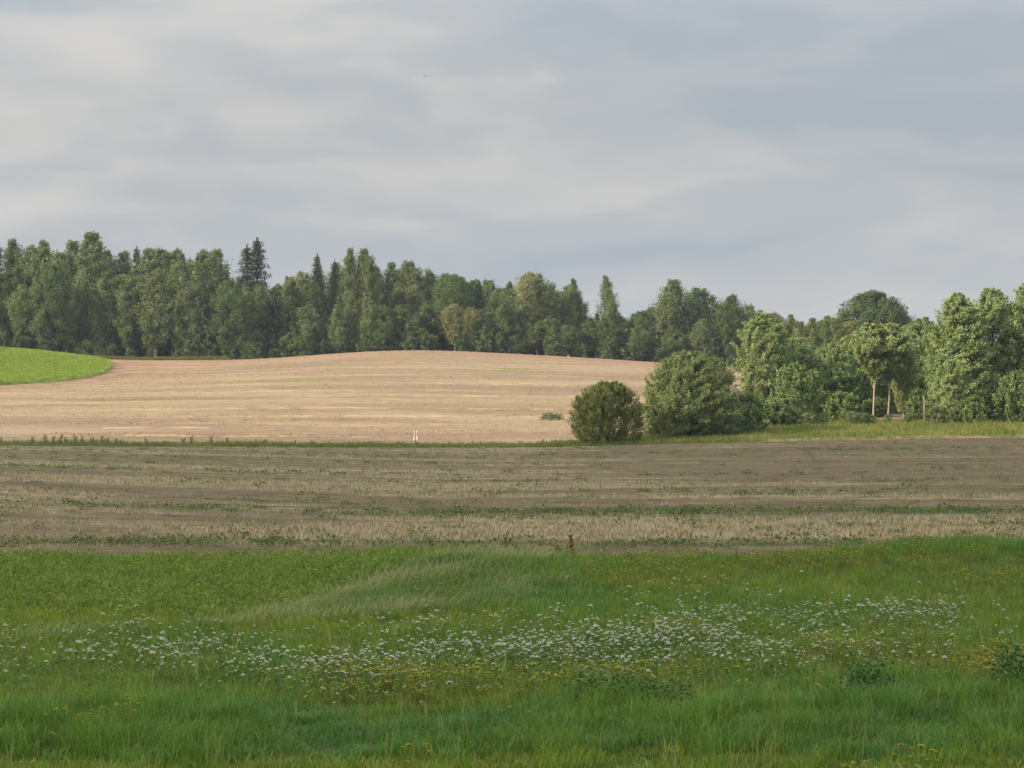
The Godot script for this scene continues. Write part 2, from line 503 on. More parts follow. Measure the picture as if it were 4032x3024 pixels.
# flat-topped flower head: branching rays that end in small domes of florets
func umbel(seed_: int, h: float, r: float, head: Vector3, stem: Vector3, heads := 1) -> ArrayMesh:
	rng.seed = seed_
	var l := Leaves.new()
	for e in heads:
		var off := Vector3(rng.randf_range(-1, 1), 0, rng.randf_range(-1, 1)) * (0.0 if e == 0 else 0.13)
		var hh := h * (1.0 if e == 0 else rng.randf_range(0.75, 1.0))
		var rr := r * (1.0 if e == 0 else rng.randf_range(0.55, 0.9))
		var tip := Vector3(off.x + rng.randf_range(-0.05, 0.05), hh, off.z + rng.randf_range(-0.05, 0.05))
		var fork := tip - Vector3(0, rr * 0.9, 0)
		l.tube([Vector3(0, -0.03, 0), Vector3(off.x * 0.4, hh * 0.5, off.z * 0.4), fork], [0.004, 0.0035, 0.003], 3, Color(stem.x, stem.y, stem.z))
		var tilt := Vector3(rng.randf_range(-0.25, 0.25), 1, rng.randf_range(-0.15, 0.35)).normalized()
		for i in 13:
			var a := i * 2.4
			var q := rr * sqrt(i / 12.0)
			var p := tip + Vector3(cos(a), 0, sin(a)) * q
			p.y += -0.55 * q * q / rr - (p - tip).x * tilt.x - (p - tip).z * tilt.z
			l.tube([fork, p], [0.0025, 0.002], 3, Color(stem.x, stem.y, stem.z))
			for j in 7:
				var dir := Vector3(cos(j * 0.9 + a), 0.15, sin(j * 0.9 + a)).normalized()
				var nrm := (tilt + (p - tip) / rr * 0.9 + any_dir() * 0.25).normalized()
				nrm = (nrm - dir * nrm.dot(dir)).normalized()
				l.leaf(p + Vector3(0, rng.randf_range(0.0, 0.006), 0), dir, nrm, rr * 0.34, 0.45, tint(head, 0.06))
	for i in 3:
		var a := rng.randf() * TAU
		var dir := Vector3(cos(a), 0.4, sin(a)).normalized()
		l.leaf(Vector3(0, h * rng.randf_range(0.15, 0.6), 0), dir, Vector3(-dir.x * 0.4, 0.92, -dir.z * 0.4).normalized(), 0.10, 0.22, tint(stem, 0.2))
	return l.mesh()

# upright weed: stem, side branches with seeds or small leaves
func tall_weed(seed_: int, h: float, col: Vector3, col2: Vector3, bushy: float, stems := 3) -> Array:
	rng.seed = seed_
	var st := Leaves.new()
	var l := Leaves.new()
	for s in stems:
		var b := Vector3(rng.randf_range(-0.12, 0.12), -0.05, rng.randf_range(-0.1, 0.1))
		var e := b + Vector3(rng.randf_range(-0.18, 0.18), h * rng.randf_range(0.7, 1.0), rng.randf_range(-0.1, 0.1))
		st.tube([b, b.lerp(e, 0.5) + any_dir() * 0.02, e], [0.014, 0.010, 0.005], 5, tint(col, 0.1))
		for i in 16:
			var u := rng.randf_range(0.25, 1.0)
			var p := b.lerp(e, u)
			var a := rng.randf() * TAU
			var dir := Vector3(cos(a), 0.9, sin(a)).normalized()
			var q := p + dir * (bushy * rng.randf_range(0.3, 1.0) * (1.2 - 0.6 * u))
			st.tube([p, q], [0.005, 0.003], 3, tint(col, 0.1))
			for j in 6:
				var at := p.lerp(q, rng.randf_range(0.25, 1.05)) + any_dir() * 0.02
				var ld := (dir + any_dir() * 0.9).normalized()
				var nr := any_dir()
				nr = (nr - ld * nr.dot(ld)).normalized()
				l.leaf(at, ld, nr, rng.randf_range(0.05, 0.11), 0.30, tint(col2, 0.25))
	return [st.mesh(), l.mesh()]

# ---------------------------------------------------------------- sky
const CLOUD_SPOTS := [  # azimuth and elevation in degrees, half sizes, strength: pale patches above nothing, bluish gaps below nothing
	[-9.6, 8.0, 1.2, 0.8, 0.75], [-11.5, 5.9, 1.5, 0.55, 0.85], [-6.4, 6.6, 1.7, 0.5, 0.55], [-4.0, 8.6, 1.9, 0.8, 0.55], [-11.7, 4.1, 1.2, 0.5, 0.8],
	[1.25, 7.75, 0.35, 0.14, 0.55], [0.1, 7.6, 0.5, 0.2, 0.35], [-1.6, 7.4, 0.5, 0.22, 0.35], [-2.2, 4.1, 1.1, 0.42, 0.55], [1.9, 2.9, 0.7, 0.2, 0.6], [6.5, 5.9, 2.2, 0.5, 0.35], [8.0, 8.3, 0.8, 0.2, 0.35],
	[-8.6, 6.1, 0.25, 0.22, 0.4], [9.5, 4.6, 2.0, 0.3, 0.35], [-6.5, 9.4, 1.6, 0.5, 0.35], [-3.0, 5.6, 2.2, 0.5, 0.3], [4.0, 5.0, 2.0, 0.4, 0.25],
	[4.6, 8.9, 2.6, 0.75, -0.75], [7.0, 6.7, 2.6, 0.42, -0.75], [1.0, 3.2, 3.2, 0.45, -0.75], [-11.5, 9.3, 1.7, 0.32, -0.9], [10.2, 6.4, 1.7, 0.5, -0.45], [-4.8, 7.6, 1.4, 0.5, -0.4],
	[5.0, 3.3, 2.6, 0.4, -0.4], [11.0, 8.6, 2.0, 1.0, -0.35], [-7.0, 4.9, 2.2, 0.45, -0.35], [0.5, 8.7, 2.0, 0.6, -0.2]]

func sky_at(dir: Vector3, n: FastNoiseLite) -> Color:
	var az := rad_to_deg(atan2(dir.x, -dir.z))
	var el := rad_to_deg(asin(clampf(dir.y, -1.0, 1.0)))
	# layers drawn out along the horizon, bent by a broader noise
	var w1 := n.get_noise_3d(dir.x * 300.0 + 50.0, dir.y * 500.0, dir.z * 300.0)
	var ex := dir.x + 0.05 * w1
	var ey := dir.y + 0.020 * w1
	var v := 0.60 * n.get_noise_3d(ex * 240.0, ey * 900.0, dir.z * 240.0)
	var layer := n.get_noise_3d(ex * 420.0 + 9.0, ey * 2600.0, dir.z * 420.0)
	v += 0.32 * (smoothstep(-0.16, 0.13, layer) - 0.5) * smoothstep(0.45, 0.05, absf(layer))
	v += 0.28 * n.get_noise_3d(ex * 1500.0, ey * 4200.0, dir.z * 1500.0)
	if absf(az) < 22.0 and el < 16.0:
		var jx := 1.6 * n.get_noise_3d(dir.x * 900.0, dir.y * 1500.0, 40.0)
		var jy := 0.8 * n.get_noise_3d(dir.x * 900.0, dir.y * 1500.0, 9.0)
		for s in CLOUD_SPOTS:
			var a := pow((az - s[0] + jx) / (s[2] * 1.35), 2.0) + pow((el - s[1] + jy) / (s[3] * 1.1), 2.0)
			if a < 6.0: v += 0.72 * s[4] * exp(-a)
	var warm := clampf(-dir.x * 1.6, -1.0, 1.0) * 0.5
	v += warm + 0.05
	var c := Vector3(0.430, 0.474, 0.518).lerp(Vector3(0.520, 0.530, 0.538), clampf(0.55 + v, 0.0, 1.0))
	c = c.lerp(Vector3(0.665, 0.645, 0.615), clampf(v * 0.85 - 0.02, 0.0, 1.0))
	c = c.lerp(Vector3(0.355, 0.415, 0.480), clampf(-v * 0.8 - 0.14, 0.0, 1.0))
	c = c.lerp(Vector3(0.525, 0.525, 0.525), 0.75 * smoothstep(12.0, 50.0, el))
	# an overcast sky is brighter overhead than at the horizon
	c = c.lerp(Vector3(0.525, 0.525, 0.525), 0.75 * smoothstep(12.0, 50.0, el))
	c *= (1.0 + 2.1 * maxf(0.0, sin(deg_to_rad(maxf(el - 7.0, 0.0))))) / 1.3
	# and brighter on the side of the sun
	c *= 1.0 + 0.55 * smoothstep(-0.2, 0.9, dir.dot(SUN_TOWARDS.normalized()))
	return Color(c.x, c.y, c.z)

func make_sky() -> Sky:
	var n := FastNoiseLite.new()
	n.seed = 12
	n.noise_type = FastNoiseLite.TYPE_SIMPLEX_SMOOTH
	n.frequency = 0.01
	n.fractal_octaves = 5
	var w := 768
	var im := Image.create_empty(w, w / 2, false, Image.FORMAT_RGBF)
	for y in w / 2:
		var el := PI * (0.5 - (y + 0.5) / (w / 2.0))
		for x in w:
			var az := TAU * (x + 0.5) / w
			im.set_pixel(x, y, sky_at(Vector3(sin(az) * cos(el), sin(maxf(el, -0.02)), -cos(az) * cos(el)), n))
	im.resize(4096, 2048, Image.INTERPOLATE_CUBIC)
	for y in range(840, 1030):
		var el := PI * (0.5 - (y + 0.5) / 2048.0)
		for x in range(-208, 208):
			var az := TAU * (x + 0.5) / 4096.0
			im.set_pixel(posmod(x, 4096), y, sky_at(Vector3(sin(az) * cos(el), sin(maxf(el, -0.02)), -cos(az) * cos(el)), n))
	var m := PanoramaSkyMaterial.new()
	m.panorama = ImageTexture.create_from_image(im)
	var s := Sky.new()
	s.sky_material = m
	return s

# ---------------------------------------------------------------- the cloud whose shadow lies on the meadow and the brown field
func make_cloud() -> void:
	var s := SUN_TOWARDS.normalized()
	var n := FastNoiseLite.new()
	n.seed = 4
	n.frequency = 0.012
	n.fractal_octaves = 4
	var vs := PackedVector3Array()
	var ix := PackedInt32Array()
	var rows := 40
	var cols := 120
	for j in rows + 1:
		var la := PI * (float(j) / rows - 0.5)
		for i in cols + 1:
			var lo := TAU * i / cols
			var cx := signf(cos(lo)) * pow(absf(cos(lo)), 0.45)
			var cz := signf(sin(lo)) * pow(absf(sin(lo)), 0.45)
			var r := pow(cos(la), 0.5) if absf(la) < PI / 2 - 0.001 else 0.0
			var p := Vector3(cx * r * 260.0, sin(la) * (20.0 if la > 0.0 else 9.0), cz * r * 170.0)
			var q := n.get_noise_3d(p.x, p.y * 3.0, p.z)
			p.y += absf(q) * (26.0 if la > 0.0 else 5.0) * r * (1.0 - 0.8 * r * r)
			p *= 1.0 + 0.02 * q
			vs.append(p)
	for j in rows:
		for i in cols:
			var a := j * (cols + 1) + i
			ix.append_array([a, a + cols + 1, a + 1, a + 1, a + cols + 1, a + cols + 2])
	var arr := []
	arr.resize(Mesh.ARRAY_MAX)
	arr[Mesh.ARRAY_VERTEX] = vs
	arr[Mesh.ARRAY_INDEX] = ix
	var st := SurfaceTool.new()
	st.create_from_arrays(arr)
	st.generate_normals()
	var m := StandardMaterial3D.new()
	m.albedo_color = Color(0.95, 0.95, 0.95)
	m.roughness = 1.0
	var o := put("cloud", st.commit(), m)
	o.rotation.y = -0.16
	var mid := Vector3(0, 0, -20) + s * (330.0 / s.y)
	var far := 0.0
	var got := 0
	for x0 in range(-45, 46, 10):
		var best := 1e9
		for p in vs:
			var g := o.basis * p + mid
			g -= s * (g.y / s.y)
			if absf(g.x - x0) < 14.0: best = minf(best, g.z)
		far += best
		got += 1
	o.position = mid + Vector3(0, 0, -177.6 - far / got)
	tag(o, "low pale cloud out of the picture that shades the meadow", "cloud")

# ---------------------------------------------------------------- forest
const FOREST := [
	["birch", 2, [-106.7,449.1,30.8,1.13, -103.7,448.9,30.8,0.92, -100.6,444.6,31.7,0.92, -97.1,441,31.8,0.93, -93.4,451.6,32.6,0.85, -88.4,442.1,30.9,1.14, -87.6,451.6,32.4,0.91, -81.7,449.4,32.2,1.03, -77.8,443,33.1,0.94, -75.7,447.9,30.3,0.87, -71.7,443,30,0.97, -68.2,451.4,30.9,0.89, -62.4,448.9,30.4,0.96, -57.4,450.9,30.7,1.01, -54.8,449.2,30.6,1.04, -43.4,445.5,24.2,0.97, -41,444.4,25.5,0.98, -38.7,442.7,26.3,0.91, -36,449,27.1,0.88, -33,443.9,27.8,0.89, -29.9,444.3,26.9,1, -24.8,445,27.3,0.95, -22.7,445.7,28.1,1, -20.7,447.3,28.3,1.08, -17.9,441.7,28,1.14, -15.2,446.1,26.9,0.85, -7.2,451.7,25.4,1.14, 0.2,438.4,24.2,0.9, 2.8,447.6,26.1,1.04, 7.1,445.7,24.2,0.97, 9.5,441.3,23.6,1.12, 20.5,445.6,18.5,0.95, 23.4,449.4,19,1.04, 28.2,450.5,21.5,0.85, 30.4,450.3,22,1.02, 32.6,444.7,21.5,1.06, 34.9,441.6,20.8,1.14, 40.5,439.7,19.8,1.04, 43.1,439.9,20.3,0.97, 46.1,444.6,19.3,0.86, 48.5,442,18.3,1, 51.4,439.8,18.5,0.93, 54.1,438.4,16.7,0.95, 57.4,441.5,18.3,0.99, 61.5,448.9,18.2,0.98, 66.5,444.5,15.2,1.08, 68.9,444.1,15,0.94, 71.9,444.7,15.5,1.01, 74.5,444,14.5,1.01, 75.8,439.2,14.6,0.87, 81.1,451.7,14,1.15, 81.8,439.7,14.4,1.03, 84.9,439.9,13.3,0.94, 88.1,440.6,14.2,1.09, 90,439.5,14.4,0.96, 92.2,439.7,13.6,0.97, 95.5,442.4,13.9,1.03, 97.6,439.9,13,0.94, 101.6,445.8,13.2,1.04, 104.6,448.5,14.3,1.01, 105.9,444.3,13.2,0.97]],
	["spruce", 2, [-95.7,449.2,32.1,0.89, -82.8,443.1,29.6,0.9, -69.5,446.1,31.5,0.85, -58.7,439.3,29.1,0.95, 11.8,450,23.8,1.11, 38.3,451.2,21.3,0.94]],
	["round", 2, [-64.6,443,30.5,1.01, -27,444.6,28.1,1.12, -12.4,442,26,1, -9.7,448.3,25.7,1.1, -4.5,450,25.2,0.93, -2.3,446.1,23.5,1.05, 4.9,440.3,24.4,1.12, 25.7,444.7,20.1,0.91, 64.4,449.8,16.1,0.99]],
	["birch", 1, [-101.1,422,24.9,1.08, -100.2,426.4,25.7,0.99, -98.2,427.4,27.5,1.04, -95.8,426.2,24,1.13, -93.9,429,24.1,1.14, -88.9,425.5,25.3,1.1, -86.9,426.2,26.3,1.15, -84.6,425.7,27.2,0.88, -83,426.9,29.8,1.18, -80.5,426.6,28.8,1.16, -75.6,425.6,28,1.16, -74.5,430.8,28.8,1.11, -70.5,421.4,25.2,1.17, -69.7,429.1,25.1,1.02, -66.3,424.9,26,1.01, -65,429.6,29.6,1.05, -60.7,429.8,28.8,1.1, -57.8,423.5,28.4,0.87, -55.3,421.7,28.4,1.12, -54.3,431,28.7,1.14, -51.1,423.8,25.5,1.13, -47.9,431,24.4,1.01, -44.7,423.3,19.5,1.09, -42.2,422,20.1,0.96, -38.1,425.3,23.9,1, -29.7,426.7,24.2,1.09, -27.2,426.9,25.4,0.94, -25,431.6,22.7,0.88, -19.8,426.3,23.6,1.14, -17.5,429.4,23.1,0.94, -3.9,422.1,21.3,1.04, -2,432.3,22.3,1.13, -0.1,423.7,22.3,1.06, 1.9,432.2,21.4,1.04, 4.6,430.8,23.7,1, 6.4,427.9,22.9,1.02, 13.3,429,17.8,1.17, 17.3,425.8,19.4,1.11, 19.5,430.1,16,1.02, 25.3,427.2,17.8,1.03, 32.4,427.3,18,0.95, 34.3,428.3,18,1.15, 38.9,422.1,21.2,1.19, 41.8,431.1,18.8,1.11, 43.3,422.1,18.6,0.89, 50.7,431.7,15.9,1.09, 52.4,423.6,15.1,0.96, 54.4,423,15.1,1.07, 57.5,427.8,15.9,1.07, 61.7,424.4,16.2,1.06, 64.1,422.8,15,0.95, 66.7,424.9,14.6,0.89, 68.7,421.7,12.9,1.02, 72.9,431.2,14.6,1.08, 75,428.4,12.1,1.13, 76.6,422.9,14.7,0.88, 79.2,426.3,13.1,0.96, 82.8,432.1,12.6,1.18, 84.9,430.8,14,0.92, 86.7,429.2,13.6,1.11, 89.6,421,14.7,0.98, 94.1,432.3,13.5,1.1, 96.9,427,14.1,1.09, 98.9,425,14.1,1.15, 103.1,432.8,14.5,0.94]],
	["spruce", 1, [-90.9,423.8,26.4,0.97, -78.1,426.5,28.3,0.92, -62.6,429.5,26.2,1.09, -49.2,423.9,24.6,0.87, -34.2,433,22.2,1.04, -32,430.3,25.7,1.14, -22.3,427.7,22.9,1.16, -14.8,424.9,23.2,0.96, -12.9,424.4,22.5,0.87, -8,432.4,21.8,1.06, -5.8,423.4,24.1,0.98, 8.9,423.4,20.3,1.14, 14.9,422.7,18.6,1.14, 27.8,430.5,19,1.05, 37.3,432.2,20.4,0.95, 88.1,426.6,11.5,0.85, 95.4,430,11.3,0.92]],
	["round", 1, [-40.4,422.9,17.9,0.88, -36,429.7,23.3,1.17, -10.4,422.5,24.9,1.19, 11.2,430,21.3,0.93, 21.8,430.6,16.9,0.98, 23.5,428.5,17.3,1.13, 30.2,427.4,18.1,1.13, 46.5,432.6,18.7,1.08, 48.6,431.9,16.2,1.06, 59.7,426,15.1,1]],
	["birch", 0, [-98.9,409.7,20.6,1.04, -93.5,409,18.8,1.16, -92.1,412.9,21.5,1.23, -88.8,410.5,21.3,1.24, -87.5,415.7,20.6,1.09, -83.5,409.4,22.6,1.01, -82,415.6,23.2,1.11, -76.4,411.6,22,1.25, -74.2,414.5,23.6,1.02, -70.8,411.9,21.9,0.96, -68.7,413.4,21.2,1.16, -65.7,411.7,22.5,1.21, -63.3,414.2,23,1.05, -60.5,410.7,25.2,1.22, -58.3,414.7,25.9,0.88, -55.6,410.5,23.7,0.97, -50.8,412.8,21,1.03, -45.9,413.9,22.4,0.85, -43.2,414,22.9,0.94, -35.1,410.9,19.3,1.08, -32.6,411.1,17.5,0.92, -29.6,409.4,19.3,0.93, -27.2,411.1,19.2,1.07, -24.4,409.4,19.9,0.85, -19.7,411.4,19.2,1.18, -17.3,410.8,17.6,1.18, -14.9,414.5,20,1.13, -12.4,414.9,18.4,1.09, -9.8,409.1,19.4,0.87, -7.1,413.5,19,0.86, -4.8,413.3,18.6,1.09, -2.7,414,18.5,1.09, -0.7,412.7,19.6,1.07, 2.1,414.3,19.8,0.95, 4.3,411.3,16.2,1.11, 6.7,410.5,17.4,0.96, 9.5,410.1,16,1.25, 12.2,413.6,15.6,0.92, 14.2,412.5,17.1,1.22, 16.4,410.9,17.1,1.05, 19,413.6,15.3,1.02, 21.5,409.8,15.8,0.95, 26.6,409.8,14.5,0.89, 29.6,413.1,14,0.87, 32.4,411.3,16.9,1.16, 34.4,411.2,15.7,0.97, 36.6,411.1,19.3,0.92, 44.2,412.3,15.2,0.89, 46.6,409.7,15.2,1.11, 49.3,410.9,15.5,1.07, 52.7,415.2,16.7,1.24, 54.2,411.3,13.4,1.17, 57.2,415,15.1,1.11, 61.2,411.8,13.4,1.13, 64.9,410.2,13.5,0.89, 69.7,410.8,11.7,0.99, 74.5,412.6,10.7,1.09, 76.6,409.9,10.6,1.02, 79,410.4,12.5,1.23, 81,411.2,10.3,1.19, 84,413.1,10.7,1.03, 89.7,413.6,11.5,1.07, 91.1,409.3,10.5,1.06, 93.7,410.2,10.8,0.92, 96.5,411.7,11.1,1.11, 98.3,410.4,10.2,0.94]],
	["young_spruce", 0, [-97.2,415,18.9,0.95, -52.7,409.8,23.5,1.11, -40.9,413.8,22.6,1.2, -38,412.2,21.1,1.11, 23.9,413.4,16,1.11, 39.6,412.2,18.2,0.88, 59.1,413,12.4,1.05, 72.3,414.3,13.2,0.98, 87,414,11.8,1.1]],
	["round", 0, [-78.2,409.2,26,1.16, -47.6,409.1,23.3,0.86, -21.9,409.4,19.2,0.89, 42.1,413.6,17.4,1.12, 63.5,413.9,13.9,1.14, 67.8,413.7,12.1,1.17]],
	["spruce", 3, [-46.1,419,30.2,1.25, -44.4,420,31.4,1.3, -34,420,28.6,1, -31.1,422,27.8,0.9]],
	["birch", 3, [-28.8,421,29.1,0.8, -25.1,420,29,0.85, 27.9,420,23.8,1.3, 3.6,424,25.3,1.2, -77.5,440,32.9,1.3]],
	["poplar", 3, [16.6,424,24.6,1, 11,428,24.3,0.9]],
	["round", 3, [33.1,424,22.7,1, 22.7,424,18.8,0.9]],
	["birch", 4, [31.9,310.9,14.2,0.8, 32.6,302,14.2,0.8, 34.9,305.3,13.6,0.8, 35.8,299.6,13.1,0.8, 36.9,297.5,13.4,0.8, 39.6,304.9,13.4,0.8, 41,304.8,13.7,0.8, 43.3,308.9,13.4,0.8, 50.6,308.6,11.9,0.8, 52.4,307.6,11.5,0.8, 55.1,310.3,11.1,0.8, 56.7,304.5,10.6,0.8, 58.3,296,10.4,0.8]],
]
const ORDER := ["first", "second", "third", "fourth", "fifth", "sixth", "seventh", "eighth", "ninth", "tenth", "eleventh", "twelfth", "thirteenth", "fourteenth", "fifteenth", "sixteenth", "seventeenth", "eighteenth", "nineteenth", "twentieth", "twenty-first", "twenty-second", "twenty-third", "twenty-fourth", "twenty-fifth", "twenty-sixth"]

func zone_of(x: float, d: float) -> int:
	var u := x / d
	return 0 if u < -0.166 else (1 if u < -0.11 else (2 if u < -0.0 else (3 if u < 0.094 else 4)))
const ZONES := ["behind the green field", "left of the twin spruces", "above left golden hill", "above right golden hill", "behind the verge trees"]

func make_forest() -> void:
	var bark := vertex_mat("tree_bark", 0.95)
	var leaf := vertex_mat("forest_leaves", 0.75, 0.25)
	leaf.backlight_enabled = true
	leaf.backlight = Color(0.42, 0.46, 0.22)
	var needle := vertex_mat("spruce_needles", 0.8, 0.2)
	var white := Color(0.52, 0.49, 0.43)
	var brown := Color(0.10, 0.08, 0.06)
	var bp := {"ph": [0.0, 0.2, 0.35, 0.5, 0.7, 0.86, 1.0], "base": 0.16, "h": 14.0, "trunk": 0.15, "bark": white, "lobes": 26, "lobe_lo": 0.5, "sprays": 260, "leaves": 92, "size": 0.95, "leaf": 0.19, "leaf_a": Vector3(0.122, 0.168, 0.072), "leaf_b": Vector3(0.180, 0.220, 0.092), "droop": 0.5, "rise": 0.9, "reach": 0.35, "fat": 0.50, "long": 2.2, "bias": 0.95, "hollow": 0.2, "limb_every": 6}
	var protos := {"birch": [], "spruce": [], "young_spruce": [], "round": [], "poplar": [], "shrub": []}
	for k in 7:
		var o := bp.duplicate()
		o.seed = 100 + k
		o.pr = [[0.3, 1.5, 2.2, 2.25, 1.75, 1.05, 0.12], [0.3, 1.0, 1.7, 2.3, 2.1, 1.3, 0.2], [0.6, 2.0, 2.3, 2.0, 1.5, 0.85, 0.1], [0.3, 0.6, 1.5, 2.1, 2.2, 1.5, 0.3], [0.4, 1.7, 2.0, 2.2, 1.9, 1.2, 0.15], [0.3, 1.2, 1.6, 2.1, 2.4, 1.9, 0.5], [0.5, 1.6, 2.3, 2.5, 2.2, 1.6, 0.4]][k]
		o.base = [0.14, 0.24, 0.10, 0.30, 0.16, 0.20, 0.12][k]
		o.lean = [0.02, -0.03, 0.04, 0.01, 0.05, 0.0, -0.02][k]
		if k % 3 == 1: o.merge({"leaf_a": Vector3(0.098, 0.135, 0.052), "leaf_b": Vector3(0.150, 0.185, 0.068)}, true)
		if k == 5: o.merge({"leaf_a": Vector3(0.175, 0.195, 0.080), "leaf_b": Vector3(0.235, 0.245, 0.100)}, true)
		protos.birch.append(plant_node("birch", broadleaf(o), bark, leaf))
	for k in 3:
		protos.round.append(plant_node("round", broadleaf({"seed": 200 + k, "h": 13.0, "base": 0.10, "trunk": 0.28, "bark": brown, "ph": [0.0, 0.15, 0.35, 0.55, 0.75, 0.9, 1.0], "pr": [[1.0, 3.0, 4.3, 4.6, 3.9, 2.5, 0.5], [0.8, 2.5, 3.8, 4.6, 4.2, 2.9, 0.6], [1.2, 3.3, 4.2, 4.2, 3.6, 2.4, 0.5]][k], "sprays": 240, "leaves": 85, "size": 1.1, "lobe_lo": 0.62, "leaf": 0.22, "leaf_a": Vector3(0.080, 0.123, 0.049), "leaf_b": Vector3(0.123, 0.174, 0.061), "fat": 0.75, "long": 1.1, "lobes": 16, "hollow": 0.3, "bias": 0.75}), bark, leaf))
	for k in 3:
		protos.spruce.append(plant_node("spruce", spruce({"seed": 300 + k, "h": 20.0, "base": [0.06, 0.10, 0.05][k], "wide": [4.0, 3.6, 4.3][k], "trunk": 0.24, "bark": brown, "step": 0.034, "leaves": 13, "leaf": 0.42, "leaf_a": Vector3(0.049, 0.075, 0.043), "leaf_b": Vector3(0.080, 0.109, 0.052)}), bark, needle))
	for k in 2:
		protos.young_spruce.append(plant_node("young_spruce", spruce({"seed": 320 + k, "h": 9.0, "base": 0.02, "wide": 2.6, "trunk": 0.13, "bark": brown, "step": 0.05, "leaves": 16, "leaf": 0.32, "leaf_a": Vector3(0.065, 0.104, 0.052), "leaf_b": Vector3(0.102, 0.145, 0.061)}), bark, needle))
	for k in 2:
		var o := bp.duplicate()
		o.merge({"seed": 340 + k, "pr": [0.8, 2.2, 2.6, 2.4, 1.6, 0.8, 0.05], "base": 0.12}, true)
		protos.poplar.append(plant_node("poplar", broadleaf(o), bark, leaf))
	for k in 3:
		protos.shrub.append(plant_node("shrub", broadleaf({"seed": 360 + k, "h": 3.4, "base": 0.02, "trunk": 0.05, "stems": 3, "bark": brown, "ph": [0.0, 0.2, 0.5, 0.8, 1.0], "pr": [1.3, 1.7, 1.6, 1.0, 0.15], "sprays": 55, "leaves": 45, "size": 0.55, "leaf": 0.24, "leaf_a": Vector3(0.075, 0.110, 0.046), "leaf_b": Vector3(0.120, 0.165, 0.060)}), bark, leaf))
	var nominal := {"birch": 14.0, "round": 13.0, "spruce": 20.0, "young_spruce": 9.0, "poplar": 14.0}
	var called := {"birch": "birch_tree", "round": "broadleaf_tree", "spruce": "spruce_tree", "young_spruce": "young_spruce", "poplar": "poplar_tree"}
	var words := {"birch": "slender pale birch", "round": "dark round-crowned tree", "spruce": "dark pointed spruce", "young_spruce": "short dark young spruce", "poplar": "narrow pointed poplar"}
	rng.seed = 77
	var lists := {}
	for f in FOREST:
		var kind: String = f[0]
		var a: Array = f[2]
		for i in range(0, a.size(), 4):
			var x: float = a[i]
			var d: float = a[i + 1]
			var tall: float = maxf(4.0, a[i + 2] - land(x, d) - 0.45)
			var pr: Array = protos[kind]
			var sy: float = tall / nominal[kind]
			var sx: float = sy * a[i + 3]
			if kind == "birch": sx = lerpf(sx, a[i + 3] * 0.95, 0.5) * 1.25
			if kind == "round": sx = clampf(sx, 0.55, 0.95)
			var o := stand(pr[rng.randi() % pr.size()], called[kind], x, d, sy, sx, rng.randf() * TAU)
			if f[1] == 3:
				lists[[kind, 3, zone_of(x, d)]] = lists.get([kind, 3, zone_of(x, d)], []) + [[x, o]]
			else:
				var key := [kind, f[1], zone_of(x, d)]
				lists[key] = lists.get(key, []) + [[x, o]]
	var rows := ["in forest front row", "in forest middle row", "on forest skyline", "rising above the forest", "in the nearer birch stand"]
	for key in lists:
		var l: Array = lists[key]
		l.sort_custom(func(p, q): return p[0] < q[0])
		for i in l.size():
			var w: String = words[key[0]] if l.size() == 1 else "%s %s from left" % [ORDER[mini(i, 25)], words[key[0]]]
			tag(l[i][1], "%s %s, %s" % [w, rows[key[1]], ZONES[key[2]]], "tree", "trees of the forest behind the golden field")
	# the shrubs at the foot of the wood
	var edge_no := {}
	var sh := []
	for i in 44:
		var d := rng.randf_range(404.5, 409.0)
		var x := (-0.225 + 0.32 * (i + rng.randf()) / 44.0) * d
		sh.append([x, d, rng.randf_range(1.6, 4.2)])
	for i in sh.size():
		var s: Array = sh[i]
		var o := stand(protos.shrub[i % 3], "edge_shrub", s[0], s[1], s[2] / 3.4, s[2] / 3.4 * rng.randf_range(0.8, 1.3), rng.randf() * TAU)
		var z := zone_of(s[0], s[1])
		edge_no[z] = edge_no.get(z, -1) + 1
		tag(o, "%s low shrub from left at the forest's foot, %s" % [ORDER[edge_no[z]], ZONES[z]], "shrub", "shrubs at the foot of the forest")
	var und := Copies.new()
	for i in 520:
		var d := rng.randf_range(413.0, 470.0)
		var x := rng.randf_range(-0.26, 0.26) * d
		var k := rng.randf_range(0.9, 1.9)
		und.add(Vector3(x, land(x, d) - 0.1, -d), rng.randf() * TAU, k * 1.3, k, Color(0.8, 0.8, 0.8))
	scatter("forest_undergrowth", und, protos.shrub[0].get_node("crown").mesh, leaf, "dense dark undergrowth between the trunks inside the forest", "undergrowth")
	for p in protos:
		for q in protos[p]: q.free()

